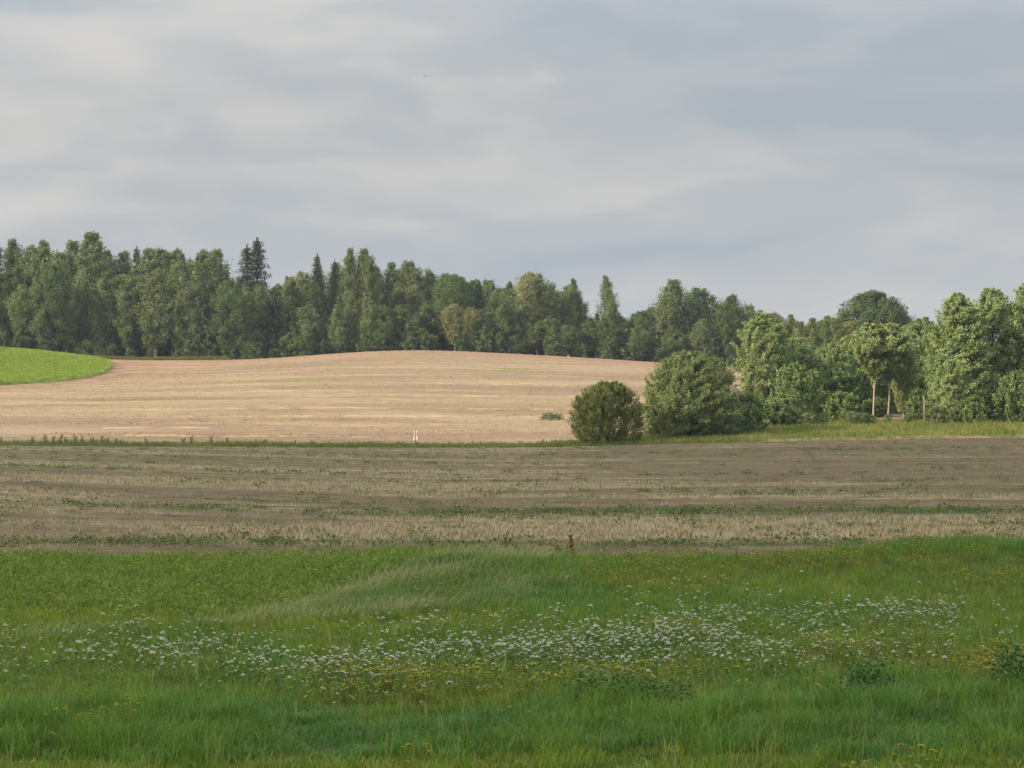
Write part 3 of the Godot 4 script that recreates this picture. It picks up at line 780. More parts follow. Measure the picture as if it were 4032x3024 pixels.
# ---------------------------------------------------------------- trees and bushes of the right-hand verge
func make_verge_trees() -> void:
	var bark := vertex_mat("pale_bark", 0.9)
	var leaf := vertex_mat("verge_leaves", 0.6, 0.35)
	leaf.backlight_enabled = true
	leaf.backlight = Color(0.50, 0.56, 0.24)
	var grey := Color(0.36, 0.33, 0.26)
	var dark := Color(0.12, 0.10, 0.075)
	var wind := Vector3(0.55, 0.25, 0.0)
	var asp := {"h": 10.0, "base": 0.06, "trunk": 0.11, "bark": grey, "ph": [0.0, 0.15, 0.35, 0.55, 0.75, 0.9, 1.0], "pr": [1.2, 2.2, 2.7, 2.6, 2.0, 1.2, 0.2], "sprays": 520, "leaves": 92, "size": 0.52, "leaf": 0.135, "aspect": 0.42, "leaf_a": Vector3(0.185, 0.250, 0.098), "leaf_b": Vector3(0.250, 0.315, 0.130), "wind": wind, "rise": 0.4, "long": 1.9, "fat": 0.42, "droop": 0.0, "lobes": 22, "hollow": 0.22, "bias": 0.85}
	var P := {}
	for k in 3:
		var o := asp.duplicate()
		o.seed = 500 + k
		if k == 1: o.pr = [1.4, 2.5, 2.8, 2.3, 1.8, 1.1, 0.15]
		if k == 2: o.pr = [0.8, 1.6, 2.4, 2.7, 2.3, 1.5, 0.3]
		P["aspen%d" % k] = plant_node("aspen", broadleaf(o), bark, leaf)
	for k in 2:
		var o := asp.duplicate()
		o.merge({"seed": 520 + k, "h": 7.5, "base": 0.45, "trunk": 0.062, "ph": [0.0, 0.45, 0.56, 0.72, 0.88, 1.0], "pr": [0.0, 0.25, 1.0, 1.8, 1.45, 0.3], "sprays": 190, "leaf_a": Vector3(0.195, 0.245, 0.100), "leaf_b": Vector3(0.262, 0.315, 0.135), "bark": Color(0.42, 0.38, 0.29), "lean": [-0.05, 0.02][k], "limb_every": 4}, true)
		P["bare%d" % k] = plant_node("bare", broadleaf(o), bark, leaf)
	var low := {"h": 3.0, "base": 0.0, "trunk": 0.05, "stems": 4, "bark": dark, "ph": [0.0, 0.2, 0.5, 0.8, 1.0], "pr": [1.2, 1.5, 1.5, 1.0, 0.2], "sprays": 150, "leaves": 62, "size": 0.34, "leaf": 0.13, "aspect": 0.4, "leaf_a": Vector3(0.123, 0.181, 0.061), "leaf_b": Vector3(0.189, 0.254, 0.087), "long": 1.6, "fat": 0.5, "rise": 0.7, "wind": wind * 0.4}
	for k in 3:
		var o := low.duplicate()
		o.seed = 540 + k
		if k == 2: o.merge({"leaf_a": Vector3(0.140, 0.180, 0.070), "leaf_b": Vector3(0.190, 0.225, 0.090), "fat": 0.6, "leaves": 40, "lobe_lo": 0.5, "lobes": 14}, true)
		P["low%d" % k] = plant_node("low", broadleaf(o), bark, leaf)
	P.round = plant_node("round_shrub", broadleaf({"seed": 561, "lobe_lo": 0.9, "h": 4.4, "base": 0.01, "trunk": 0.06, "stems": 6, "stem_spread": 0.28, "trunk_to": 0.7, "bark": dark, "ph": [0.0, 0.12, 0.3, 0.5, 0.7, 0.88, 1.0], "pr": [1.9, 2.3, 2.5, 2.5, 2.2, 1.5, 0.5], "sprays": 560, "leaves": 110, "size": 0.42, "leaf": 0.10, "aspect": 0.34, "leaf_a": Vector3(0.123, 0.152, 0.041), "leaf_b": Vector3(0.189, 0.210, 0.058), "long": 1.8, "fat": 0.42, "rise": 0.8, "lobes": 26, "hollow": 0.2, "bias": 0.8, "droop": -0.1, "limb_every": 4}), bark, leaf)
	P.big = plant_node("big_bush", broadleaf({"seed": 571, "lobe_lo": 0.88, "h": 6.2, "base": 0.0, "trunk": 0.09, "stems": 6, "stem_spread": 0.5, "trunk_to": 0.75, "bark": dark, "ph": [0.0, 0.15, 0.35, 0.55, 0.75, 0.9, 1.0], "pr": [3.5, 3.7, 3.7, 3.4, 2.75, 1.9, 0.6], "sprays": 1080, "leaves": 108, "size": 0.52, "leaf": 0.112, "aspect": 0.34, "leaf_a": Vector3(0.123, 0.167, 0.064), "leaf_b": Vector3(0.189, 0.232, 0.087), "long": 1.9, "fat": 0.42, "rise": 0.35, "wind": wind * 0.8, "lobes": 34, "hollow": 0.22, "bias": 0.85, "droop": 0.1, "limb_every": 6}), bark, leaf)
	P.oak = plant_node("oak", broadleaf({"seed": 581, "h": 11.5, "base": 0.08, "trunk": 0.32, "bark": dark, "ph": [0.0, 0.15, 0.35, 0.6, 0.8, 0.92, 1.0], "pr": [2.5, 4.5, 5.6, 5.4, 4.2, 2.6, 0.6], "sprays": 420, "leaves": 110, "size": 1.0, "leaf": 0.23, "leaf_a": Vector3(0.064, 0.104, 0.043), "leaf_b": Vector3(0.099, 0.142, 0.055), "fat": 0.7, "long": 1.1, "lobes": 20, "hollow": 0.3, "bias": 0.75}), bark, leaf)
	var high := {"aspen0": 10.0, "aspen1": 10.0, "aspen2": 10.0, "bare0": 7.5, "bare1": 7.5, "low0": 3.0, "low1": 3.0, "low2": 3.0, "round": 4.4, "big": 6.2, "oak": 11.5}
	var wide := {"aspen0": 2.7, "aspen1": 2.8, "aspen2": 2.7, "bare0": 1.9, "bare1": 1.9, "low0": 1.5, "low1": 1.5, "low2": 1.5, "round": 2.5, "big": 3.7, "oak": 5.6}
	var list := [
		["round", "round_shrub", 6.9, 176.0, 4.4, 2.5, 0.3, "dense ball-shaped green shrub alone at the edge of the golden field", "shrub"],
		["big", "domed_bush", 13.4, 181.5, 6.2, 3.75, 0.0, "big domed bush with silvery lit left side beside the round shrub", "bush"],
		["low0", "small_bush", 18.1, 184.0, 2.9, 1.55, 0.4, "small dark round bush leaning on the right of the big domed bush", "bush"],
		["aspen2", "willow_tree", 21.4, 205.0, 8.6, 2.7, 0.2, "light green leafy tree just right of the big domed bush", "tree"],
		["low1", "leafy_bush", 23.4, 200.0, 4.5, 1.9, 1.0, "yellowish green bush at the foot of the light green leafy tree", "bush"],
		["low0", "leafy_bush", 25.4, 204.0, 3.8, 1.9, 2.2, "mid green bush left of the trees with bare trunks", "bush"],
		["low1", "leafy_bush", 27.6, 206.0, 3.9, 2.0, 3.1, "dark green bush behind the leaning bare trunk", "bush"],
		["aspen0", "young_tree", 26.6, 222.0, 6.2, 2.2, 0.4, "small light tree behind the bushes left of the bare trunks", "tree"],
		["bare0", "aspen_tree", 30.1, 200.0, 7.7, 2.0, 0.0, "left of two aspens with bare pale trunks, leaning slightly left", "tree"],
		["bare1", "aspen_tree", 31.3, 200.5, 7.7, 2.2, 0.2, "right of two aspens with bare pale trunks, standing straight", "tree"],
		["aspen2", "aspen_tree", 32.9, 202.5, 7.0, 1.25, 0.9, "slim leafy aspen between the bare trunks and the tall trees", "tree"],
		["aspen1", "verge_tree", 35.9, 194.0, 10.2, 3.2, 0.1, "tall lit tree right of the aspens, leafy down to the grass", "tree"],
		["aspen0", "verge_tree", 39.4, 198.0, 10.6, 3.0, 0.4, "second tall tree from the left at the right end of the verge", "tree"],
		["aspen1", "verge_tree", 42.6, 196.0, 11.4, 3.3, 0.8, "tallest verge tree, cut by the right edge of the picture", "tree"],
		["aspen2", "verge_tree", 47.5, 197.0, 10.0, 3.0, 1.4, "verge tree past the right edge of the picture", "tree"],
		["low1", "leafy_bush", 39.8, 190.5, 4.0, 1.6, 0.5, "leafy bush in front of the tallest verge tree at right edge", "bush"],
		["low0", "leafy_bush", 33.6, 199.0, 2.4, 1.2, 0.5, "dark low bush at the foot of the slim leafy aspen", "bush"],
		["low0", "leafy_bush", 22.4, 193.0, 2.6, 1.5, 2.6, "low green bush between small dark bush and yellowish green bush", "bush"],
		["low1", "leafy_bush", 24.6, 214.0, 5.4, 2.3, 0.9, "taller bush behind the yellowish green bush", "bush"],
		["low0", "leafy_bush", 29.0, 210.0, 4.2, 2.1, 1.9, "dark bush filling the gap left of the bare trunks", "bush"],
		["low1", "leafy_bush", 31.4, 212.0, 4.0, 2.0, 0.2, "dark bush seen between the two bare trunks", "bush"],
		["low0", "leafy_bush", 34.2, 209.0, 4.4, 1.9, 1.2, "dark bush behind the slim leafy aspen", "bush"],
		["aspen2", "young_tree", 28.6, 216.0, 5.8, 2.2, 2.0, "leafy young tree rising behind the bushes left of the aspens", "tree"],
		["aspen0", "young_tree", 33.8, 214.0, 6.6, 2.2, 2.9, "leafy young tree behind the slim aspen", "tree"],
		["aspen1", "young_tree", 37.8, 208.0, 7.6, 2.6, 1.7, "leafy tree filling the gap behind the tall lit tree", "tree"],
		["low0", "leafy_bush", 36.6, 190.5, 2.2, 1.3, 0.7, "low bush at the foot of the tall lit tree", "bush"],
		["low1", "leafy_bush", 42.0, 189.5, 2.8, 1.7, 1.6, "low bush at the right edge under the tallest tree", "bush"],
		["aspen0", "young_tree", 24.4, 209.0, 6.4, 2.4, 1.1, "leafy tree between light green tree and the bushes", "tree"],
		["aspen1", "young_tree", 30.6, 219.0, 6.4, 2.4, 0.6, "leafy tree standing behind the two bare trunks", "tree"],
		["aspen2", "young_tree", 38.2, 224.0, 8.0, 2.8, 2.3, "leafy tree behind and left of the tall lit tree", "tree"],
		["low1", "leafy_bush", 20.6, 190.0, 2.2, 1.4, 2.1, "low bush right of the small dark bush", "bush"],
		["low0", "leafy_bush", 27.0, 197.0, 2.3, 1.8, 0.2, "low bush in front of the bushes left of the aspens", "bush"],
		["low1", "leafy_bush", 30.8, 203.5, 1.5, 1.5, 0.9, "low bush at the feet of the bare trunks", "bush"],
		["aspen1", "young_tree", 35.4, 218.0, 6.6, 2.4, 1.3, "leafy tree closing the gap right of the aspens", "tree"],
		["oak", "oak_tree", 49.4, 330.0, 11.4, 5.7, 0.4, "broad dark oak rising behind the bare-trunked aspens", "tree"],
		["oak", "oak_tree", 54.0, 338.0, 9.0, 3.6, 2.0, "smaller dark oak at the right of the broad one", "tree"]]
	for t in list:
		var o := stand(P[t[0]], t[1], t[2], t[3], t[4] / high[t[0]], t[5] / wide[t[0]], t[6])
		tag(o, t[7], t[8])
	rng.seed = 91
	var sc := []
	for i in 22: sc.append([17.0 + 25.0 * (i + rng.randf()) / 22.0, rng.randf_range(189.5, 196.0), rng.randf_range(0.7, 1.7), i])
	for s in sc:
		if s[0] > 28.6 and s[0] < 33.0: s[2] = minf(s[2], 0.75)
		var o := stand(P["low2" if s[3] % 3 else "low1"], "scrub_shrub", s[0], s[1], s[2] / 3.0, s[2] / 3.0 * rng.randf_range(1.0, 1.6), rng.randf() * TAU)
		tag(o, "%s from left of the low scrub shrubs along the right-hand verge" % ORDER[s[3]], "shrub", "low scrub along the right-hand verge")
	# thin bare stem
	var l := Leaves.new()
	l.tube([Vector3(0, -0.1, 0), Vector3(0.03, 1.0, 0), Vector3(0.0, 2.2, 0.02)], [0.05, 0.045, 0.03], 7, Color(0.42, 0.38, 0.29))
	l.tube([Vector3(0.02, 1.5, 0), Vector3(0.25, 2.0, 0.05)], [0.022, 0.01], 5, Color(0.42, 0.38, 0.29))
	l.tube([Vector3(0.01, 1.9, 0), Vector3(-0.2, 2.3, 0.0)], [0.02, 0.008], 5, Color(0.42, 0.38, 0.29))
	var stem := put("thin_trunk", l.mesh(), bark)
	stem.position = Vector3(33.1, land(33.1, 193.5), -193.5)
	tag(stem, "thin pale broken trunk left of the tall lit verge tree", "trunk")
	for p in P: P[p].free()

# ---------------------------------------------------------------- verge, weeds, marker
func make_verge() -> void:
	rng.seed = 21
	var blade := vertex_mat("grass_blades", 0.7, 0.25)
	blade.backlight_enabled = true
	blade.backlight = Color(0.80, 0.90, 0.40)
	var c := Copies.new()
	var m := tuft(30, 24, 0.30, 0.18, 0.50, 0.026, 0.8)
	var x := -58.0
	while x < 56.0:
		var a := verge_start(x)
		var b := minf(verge_end(x), a + 21.0)
		var d := a - 0.3
		while d < b:
			var strip := smoothstep(14.0, 19.0, x) * (1.0 - smoothstep(176.6, 177.4, d - 0.02 * x))
			if rng.randf() > strip * 0.86 and rng.randf() < 0.9:
				var k := rng.randf()
				var v := Vector3(0.205, 0.230, 0.078).lerp(Vector3(0.300, 0.290, 0.115), clampf(0.35 + nz.get_noise_2d(x * 6.0, d * 6.0) + 0.3 * (k - 0.5), 0.0, 1.0))
				var s := rng.randf_range(0.7, 1.25) * (1.0 + 0.7 * maxf(0.0, nz.get_noise_1d(x * 9.0)))
				var px := x + rng.randf_range(-0.2, 0.2)
				c.add(Vector3(px, land(px, d), -d), rng.randf() * TAU, s, s * (0.95 if x < 4.0 else 1.0), Color(v.x, v.y, v.z))
			d += 0.42 * rng.randf_range(0.8, 1.2)
		x += 0.40
	# rough grass at the foot of the wood on the left
	for i in 900:
		var gx := rng.randf_range(-70.0, -48.0)
		var gd := rng.randf_range(399.0, 405.0)
		c.add(Vector3(gx, land(gx, gd), -gd), rng.randf() * TAU, rng.randf_range(1.6, 2.4), rng.randf_range(1.4, 2.2), tint(Vector3(0.20, 0.20, 0.075), 0.15))
	scatter("verge_grass", c, m, blade, "rough verge grass between the brown field and the golden field", "grass")

	# tall weeds standing out of the verge
	var stem_m := vertex_mat("weed_stems", 0.9)
	var kinds := [tall_weed(60, 1.0, Vector3(0.10, 0.085, 0.05), Vector3(0.30, 0.26, 0.14), 0.40), tall_weed(61, 1.0, Vector3(0.12, 0.09, 0.06), Vector3(0.36, 0.27, 0.17), 0.32), tall_weed(62, 1.0, Vector3(0.10, 0.10, 0.05), Vector3(0.22, 0.24, 0.10), 0.45)]
	var spots := [[-37.3, 0.9, 1], [-34.9, 0.85, 1], [-34.0, 0.95, 0], [-33.5, 0.8, 0], [-33.0, 0.9, 2], [-32.5, 0.8, 0], [-31.9, 0.95, 1], [-31.4, 0.85, 0], [-30.7, 0.8, 1], [-29.9, 0.85, 0], [-29.5, 0.8, 1], [-28.9, 0.7, 1], [-26.6, 0.75, 1], [-24.0, 0.8, 1], [-23.4, 0.85, 0], [-21.9, 0.85, 0], [-20.9, 0.75, 1], [-18.1, 0.65, 1], [-15.9, 0.5, 2], [-14.6, 0.5, 2], [-9.5, 0.45, 0], [-8.3, 0.45, 2], [-6.9, 0.45, 2], [-4.6, 0.5, 1], [-2.3, 0.55, 1], [-1.5, 0.5, 0], [0.6, 0.5, 2], [2.3, 0.75, 1], [4.2, 0.6, 1]]
	for i in spots.size():
		var s: Array = spots[i]
		var d := verge_start(s[0]) + rng.randf_range(1.4, 2.6)
		var o := Node3D.new()
		o.name = numbered("tall_weed")
		add_child(o, true)
		put("stem", kinds[s[2]][0], stem_m, o)
		put("foliage", kinds[s[2]][1], stem_m, o)
		o.position = Vector3(s[0], land(s[0], d), -d)
		o.rotation.y = rng.randf() * TAU
		o.scale = Vector3.ONE * s[1] * 0.82
		var w: String = "%s tall dry weed from the left on the dark verge" % ORDER[i] if i < 18 else "%s short weed from the left on the verge near the marker" % ORDER[i - 18]
		tag(o, w, "weed", "weeds along the verge")
	# leafy weed patch in the golden field
	var lm := leafy(70, 0.75, 1.1, 900, 0.14)
	var grn := vertex_mat("weed_leaves", 0.7, 0.3)
	grn.albedo_color = Color(0.115, 0.150, 0.060).linear_to_srgb()
	grn.backlight_enabled = true
	grn.backlight = Color(0.35, 0.4, 0.15)
	var wp := put("weed_patch", lm, grn)
	wp.position = Vector3(3.4, land(3.4, 203.0) - 0.05, -203.0)
	wp.scale = Vector3(1.0, 0.9, 0.8)
	tag(wp, "green weed patch in the golden field left of the round shrub", "weeds")

	# boundary marker: white plate cut in the shape of an hourglass on a grey post
	var mk := Node3D.new()
	mk.name = "boundary_marker"
	add_child(mk, true)
	var md := 176.6
	mk.position = Vector3(-7.08, land(-7.08, md), -md)
	mk.rotation.y = -0.45
	var post := Leaves.new()
	post.tube([Vector3(0, -0.2, 0), Vector3(0, 1.12, 0), Vector3(0, 1.121, 0)], [0.036, 0.036, 0.0], 10, Color.WHITE)
	var pm := StandardMaterial3D.new()
	pm.albedo_color = Color(0.34, 0.35, 0.35)
	pm.roughness = 0.6
	put("post", post.mesh(), pm, mk)
	var wm := StandardMaterial3D.new()
	wm.albedo_color = Color(0.90, 0.89, 0.86)
	wm.roughness = 0.45
	for side in [-1.0, 1.0]:
		var outline := PackedVector2Array([Vector2(0.03, 0.38), Vector2(0.13, 0.36), Vector2(0.20, 0.46), Vector2(0.17, 0.60), Vector2(0.06, 0.76), Vector2(0.15, 1.02), Vector2(0.14, 1.10), Vector2(0.03, 1.10)])
		put("plate", slab(outline, side, 0.012), wm, mk)
	tag(mk, "small white hourglass-shaped marker on a grey post at the verge", "marker")

func slab(outline: PackedVector2Array, side: float, thick: float) -> ArrayMesh:
	var st := SurfaceTool.new()
	st.begin(Mesh.PRIMITIVE_TRIANGLES)
	st.set_smooth_group(-1)
	var tri := Geometry2D.triangulate_polygon(outline)
	for z in [-thick, thick]:
		for i in tri: st.add_vertex(Vector3(outline[i].x * side, outline[i].y, z))
	for i in outline.size():
		var a := outline[i]
		var b := outline[(i + 1) % outline.size()]
		var q := [Vector3(a.x * side, a.y, -thick), Vector3(b.x * side, b.y, -thick), Vector3(b.x * side, b.y, thick), Vector3(a.x * side, a.y, thick)]
		for k in [0, 1, 2, 0, 2, 3]: st.add_vertex(q[k])
	st.generate_normals()
	return st.commit()

# ---------------------------------------------------------------- stubble on both fields and the green crop
func make_stubble() -> void:
	rng.seed = 31
	var straw := vertex_mat("straw", 0.8, 0.3)
	var grass: Material = mats.grass_blades
	var m := tuft(41, 12, 0.20, 0.06, 0.17, 0.015, 0.9, 0.28)
	var c := Copies.new()
	var w := Copies.new()
	var d := 54.8
	while d < 174.0:
		var half := d * 0.2126 * 1.12 + 1.0
		var step := 0.28 + (d - 55.0) * 0.0036
		var x := -half
		while x < half:
			var px := x + rng.randf_range(-0.5, 0.5) * step
			var pd := d + rng.randf_range(-0.5, 0.5) * step
			var s := straw_share(px, pd)
			var g := weed_share(px, pd)
			if pd > meadow_end(px) + 0.1 and pd < verge_start(px):
				if rng.randf() < 0.10 + 0.85 * s:
					var k := rng.randf_range(0.75, 1.25) * (0.8 + 0.5 * s)
					c.add(Vector3(px, land(px, pd) - 0.01, -pd), rng.randf() * TAU, k, k, tint(Vector3(0.39, 0.325, 0.190), 0.26))
				if rng.randf() < 0.02 + 0.7 * g:
					var k := rng.randf_range(0.7, 1.5)
					w.add(Vector3(px, land(px, pd) - 0.01, -pd), rng.randf() * TAU, k, k, tint(Vector3(0.140, 0.165, 0.070), 0.3))
			x += step
		d += step * 1.15
	scatter("field_stubble", c, m, straw, "pale cut straw stubble on the shaded brown field", "stubble")
	scatter("field_weeds", w, leafy(42, 0.13, 0.26, 40, 0.07), grass, "low green weeds growing through the shaded brown field", "weeds")

	# golden field: denser, sunlit stubble in bands
	var gm := tuft(43, 13, 0.45, 0.05, 0.13, 0.030, 1.0, 0.14)
	var gc := Copies.new()
	d = 176.5
	while d < 402.0:
		var half := d * 0.2126 * 1.08 + 1.0
		var step := 0.62 + (d - 176.0) * 0.0022
		var x := -half
		while x < half:
			var px := x + rng.randf_range(-0.5, 0.5) * step
			var pd := d + rng.randf_range(-0.5, 0.5) * step
			if pd > verge_end(px) and px > crop_edge(pd) + 3.0:
				var b := nz.get_noise_2d(px * 0.9 + 500.0, pd * 7.0)
				if rng.randf() < clampf(0.35 + 1.6 * b, 0.06, 0.95):
					var col := golden_color(px, pd)
					var k := rng.randf_range(0.7, 1.3)
					var v := Vector3(col.r, col.g, col.b).lerp(Vector3(0.44, 0.345, 0.210), 0.45)
					gc.add(Vector3(px, land(px, pd) - 0.02, -pd), rng.randf() * TAU, k, k, tint(v, 0.16))
			x += step
		d += step
	scatter("golden_stubble", gc, gm, straw, "sunlit straw stubble covering the golden hill", "stubble")

	# the bright crop on the left knoll
	var cc := Copies.new()
	var cm := leafy(44, 0.22, 0.55, 60, 0.16)
	for i in 15000:
		var pd := rng.randf_range(262.0, 384.0)
		var e := crop_edge(pd) - 0.2
		var px := e - 46.0 * rng.randf()
		cc.add(Vector3(px, land(px, pd) + 0.26, -pd), rng.randf() * TAU, rng.randf_range(0.8, 1.3), rng.randf_range(0.7, 1.3), tint(Vector3(0.300, 0.365, 0.100), 0.15))
	scatter("crop_leaves", cc, cm, grass, "bright green leaves of the crop on the left knoll", "crop")

func make_crop_field() -> void:
	var vs := PackedVector3Array()
	var cs := PackedColorArray()
	var ix := PackedInt32Array()
	var ds := [255.5, 258.0, 260.0, 262.0, 264.0, 266.0, 268.0, 270.0, 272.0]
	while ds[-1] < 390.0: ds.append(ds[-1] + 2.0)
	var n := 44
	for d in ds:
		var e := crop_edge(d)
		for i in n:
			var x: float = e - (0.0 if i < 2 else pow((i - 1.0) / (n - 2.0), 2.2) * 200.0)
			var y := land(x, d) + (-0.2 if i == 0 else 0.28 + 0.05 * nf.get_noise_2d(x * 2.0, d * 2.0))
			vs.append(Vector3(x + (0.12 if i == 0 else 0.0), y, -d))
			var v := Vector3(0.240, 0.300, 0.080) * (1.0 + 0.25 * nz.get_noise_2d(x * 2.0, d * 3.0) + 0.2 * nf.get_noise_2d(x * 2.0, d * 2.0))
			cs.append(Color(v.x, v.y, v.z))
	for j in ds.size() - 1:
		for i in n - 1:
			var a := j * n + i
			ix.append_array([a, a + 1, a + n, a + 1, a + n + 1, a + n])
	var arr := []
	arr.resize(Mesh.ARRAY_MAX)
	arr[Mesh.ARRAY_VERTEX] = vs
	arr[Mesh.ARRAY_COLOR] = cs
	arr[Mesh.ARRAY_INDEX] = ix
	var st := SurfaceTool.new()
	st.create_from_arrays(arr)
	st.generate_normals()
	var o := put("green_field", st.commit(), mats.meadow_soil)
	tag(o, "bright green sunlit crop field on the knoll at the left", "field", "", "structure")

# ---------------------------------------------------------------- meadow
const YELLOW := [[-1.0, 28.7, 1.3, 0.8, 1.0], [1.2, 29.4, 0.8, 0.5, 0.8], [5.9, 50.5, 2.4, 1.4, 1.0], [6.4, 30.2, 0.8, 1.6, 0.9], [4.7, 33.0, 1.4, 0.7, 0.35], [2.1, 29.2, 0.5, 0.4, 0.5], [-4.3, 25.4, 0.7, 0.5, 0.12], [-1.1, 42.5, 0.5, 0.7, 0.6], [9.4, 44.7, 1.2, 1.6, 0.45], [-4.7, 22.2, 1.5, 0.6, 0.06], [-0.6, 23.5, 0.6, 0.5, 0.06], [2.6, 47.0, 1.4, 2.5, 0.3], [3.9, 22.0, 1.2, 0.5, 0.05]]

func yellow_at(x: float, d: float) -> float:
	var v := 0.0
	for y in YELLOW: v += y[4] * bump(x, d, y[0], y[1], y[2], y[3])
	return v

func tall_at(x: float, d: float) -> float:
	var up: float = table([-7.0, -5.4, -2.75, -2.2, -1.7, -0.9, 0.0, 1.6, 3.2, 4.0, 6.2, 8.0], [27.4, 27.6, 28.2, 27.2, 26.0, 26.8, 27.7, 27.7, 28.2, 30.0, 30.3, 29.5], x)
	var dn := 24.4 + 0.8 * nz.get_noise_1d(x * 14.0 + 7.0)
	var v := smoothstep(up + 0.25, up - 0.35, d) * smoothstep(dn - 0.5, dn + 0.6, d)
	v = maxf(v, 0.75 * bump(x, d, 0.7, 46.0, 0.9, 5.0))
	v = maxf(v, 0.9 * bump(x, d, 9.9, 52.8, 3.0, 2.0))
	return v

func flower_at(x: float, d: float) -> float:
	var c: float = table([-7.5, -6.6, -2.9, 0.55, 3.9, 6.7, 9.0], [31.2, 31.0, 29.9, 31.0, 34.1, 37.1, 39.0], x)
	var w := lerpf(0.22, 1.0, smoothstep(-5.5, -1.5, x))
	var v := w * exp(-pow((d - c - 1.4) / 2.3, 2.0)) * smoothstep(7.6, 6.4, x)
	v += 0.2 * smoothstep(29.0, 31.0, d) * smoothstep(39.5, 35.5, d - 0.35 * clampf(x + 3.0, 0.0, 9.0)) * smoothstep(8.4, 7.0, x)
	v += 0.12 * bump(x, d, 3.2, 41.5, 2.2, 2.5) + 0.12 * bump(x, d, 9.0, 39.5, 1.0, 1.2)
	return v * clampf(0.6 + 1.3 * nz.get_noise_2d(x * 10.0 + 33.0, d * 9.0), 0.12, 1.5) * (1.0 - tall_at(x, d)) * (1.0 - 0.9 * mown(x, d))

func make_meadow() -> void:
	var grass: StandardMaterial3D = mats.grass_blades
	var short_ := Copies.new()
	var mid := Copies.new()
	var tall := Copies.new()
	var clover := Copies.new()
	var flat := Copies.new()
	rng.seed = 51
	var d := 18.6
	while d < 56.5:
		var step := 0.155 + (d - 18.0) * 0.0016
		var half := d * 0.2126 * 1.2 + 0.8
		var x := -half
		while x < half:
			var px := x + rng.randf_range(-0.6, 0.6) * step
			var pd := d + rng.randf_range(-0.6, 0.6) * step
			x += step
			if pd > meadow_end(px) + 0.5 * nf.get_noise_1d(px * 6.0) - 0.5 * rng.randf() + 0.3: continue
			var p := Vector3(px, land(px, pd), -pd)
			var yaw := rng.randf() * TAU
			var b := nz.get_noise_2d(px * 9.0, pd * 9.0)
			var f := nf.get_noise_2d(px * 4.0, pd * 4.0)
			var mow := mown(px, pd)
			var tl := tall_at(px, pd)
			var cl := smoothstep(-1.2, -2.4, px - 0.08 * (pd - 40.0)) * smoothstep(38.5, 46.0, pd + 1.5 * b) * (1.0 - mow)
			var v := Vector3(0.152, 0.247, 0.056).lerp(Vector3(0.217, 0.265, 0.056), clampf(0.4 + 1.2 * b, 0.0, 1.0))
			if px < 0.0 and pd > 36.0: v = v.lerp(Vector3(0.225, 0.282, 0.049), smoothstep(36.0, 39.0, pd))
			if pd < 24.6: v = v.lerp(Vector3(0.211, 0.273, 0.044), 0.7 * smoothstep(24.8, 23.4, pd))
			var ye := clampf(yellow_at(px, pd), 0.0, 1.0)
			v = v.lerp(Vector3(0.325, 0.272, 0.042), 0.6 * ye)
			if rng.randf() < mow * (0.55 + 0.6 * f) * (0.55 + 0.45 * smoothstep(36.5, 41.0, pd)):
				v = Vector3(0.150, 0.228, 0.067).lerp(Vector3(0.346, 0.350, 0.175), clampf(0.42 + 1.7 * nf.get_noise_2d(px * 2.0 - pd * 0.9, pd * 0.5) , 0.0, 1.0))
				if f > -0.42: flat.add(p, yaw * 0.15 - 0.4, rng.randf_range(0.8, 1.3), rng.randf_range(0.7, 1.2), tint(v, 0.15))
			elif rng.randf() < tl:
				v = Vector3(0.117, 0.220, 0.061).lerp(Vector3(0.165, 0.266, 0.059), clampf(0.5 + 1.4 * b, 0.0, 1.0))
				tall.add(p, yaw, rng.randf_range(0.8, 1.3), rng.randf_range(0.6, 1.2) * (1.0 + 0.8 * b + 1.0 * f), tint(v, 0.2))
			elif rng.randf() < cl * (0.72 + 0.7 * b):
				clover.add(p, yaw, rng.randf_range(0.8, 1.3), rng.randf_range(0.8, 1.4), tint(Vector3(0.155, 0.234, 0.053).lerp(Vector3(0.228, 0.270, 0.061), rng.randf()), 0.15))
			elif pd < 24.8 or (px < 0.0 and pd > 38.0):
				short_.add(p, yaw, rng.randf_range(0.85, 1.25), rng.randf_range(0.7, 1.4) * (1.0 + 1.0 * f), tint(v * (1.0 + 0.35 * f), 0.2))
			else:
				mid.add(p, yaw, rng.randf_range(0.85, 1.2), rng.randf_range(0.65, 1.25) * (1.0 + 1.0 * f), tint(v * (1.0 + 0.35 * f), 0.2))
		d += step
	scatter("short_grass", short_, tuft(81, 34, 0.14, 0.05, 0.17, 0.009, 1.1, 0.26), grass, "short yellowish green meadow grass in front and at left", "grass")
	scatter("meadow_grass", mid, tuft(82, 36, 0.14, 0.06, 0.22, 0.0085, 1.2, 0.26), grass, "mid-high green meadow grass among the white flowers", "grass")
	scatter("tall_grass", tall, tuft(83, 38, 0.14, 0.12, 0.38, 0.0085, 1.2, 0.24), grass, "tall lush blue-green grass in a band across the front", "grass")
	scatter("clover", clover, leafy(84, 0.17, 0.17, 46, 0.055, 0.28), grass, "fresh green leafy clover beside the brown field at left", "clover")
	scatter("lodged_grass", flat, tuft(85, 24, 0.20, 0.16, 0.36, 0.012, 1.9, 0.2), grass, "pale flattened grass of the swathe up the low mound", "grass")
	# seed heads above the grass
	var seedy := Copies.new()
	for i in 900:
		var pd := rng.randf_range(20.0, 50.0)
		var px := pd * 0.2126 * rng.randf_range(-1.2, 1.2)
		if mown(px, pd) > 0.3 or pd > meadow_end(px): continue
		seedy.add(Vector3(px, land(px, pd), -pd), rng.randf() * TAU, rng.randf_range(0.8, 1.1), rng.randf_range(0.55, 1.0), tint(Vector3(0.264, 0.270, 0.101), 0.2))
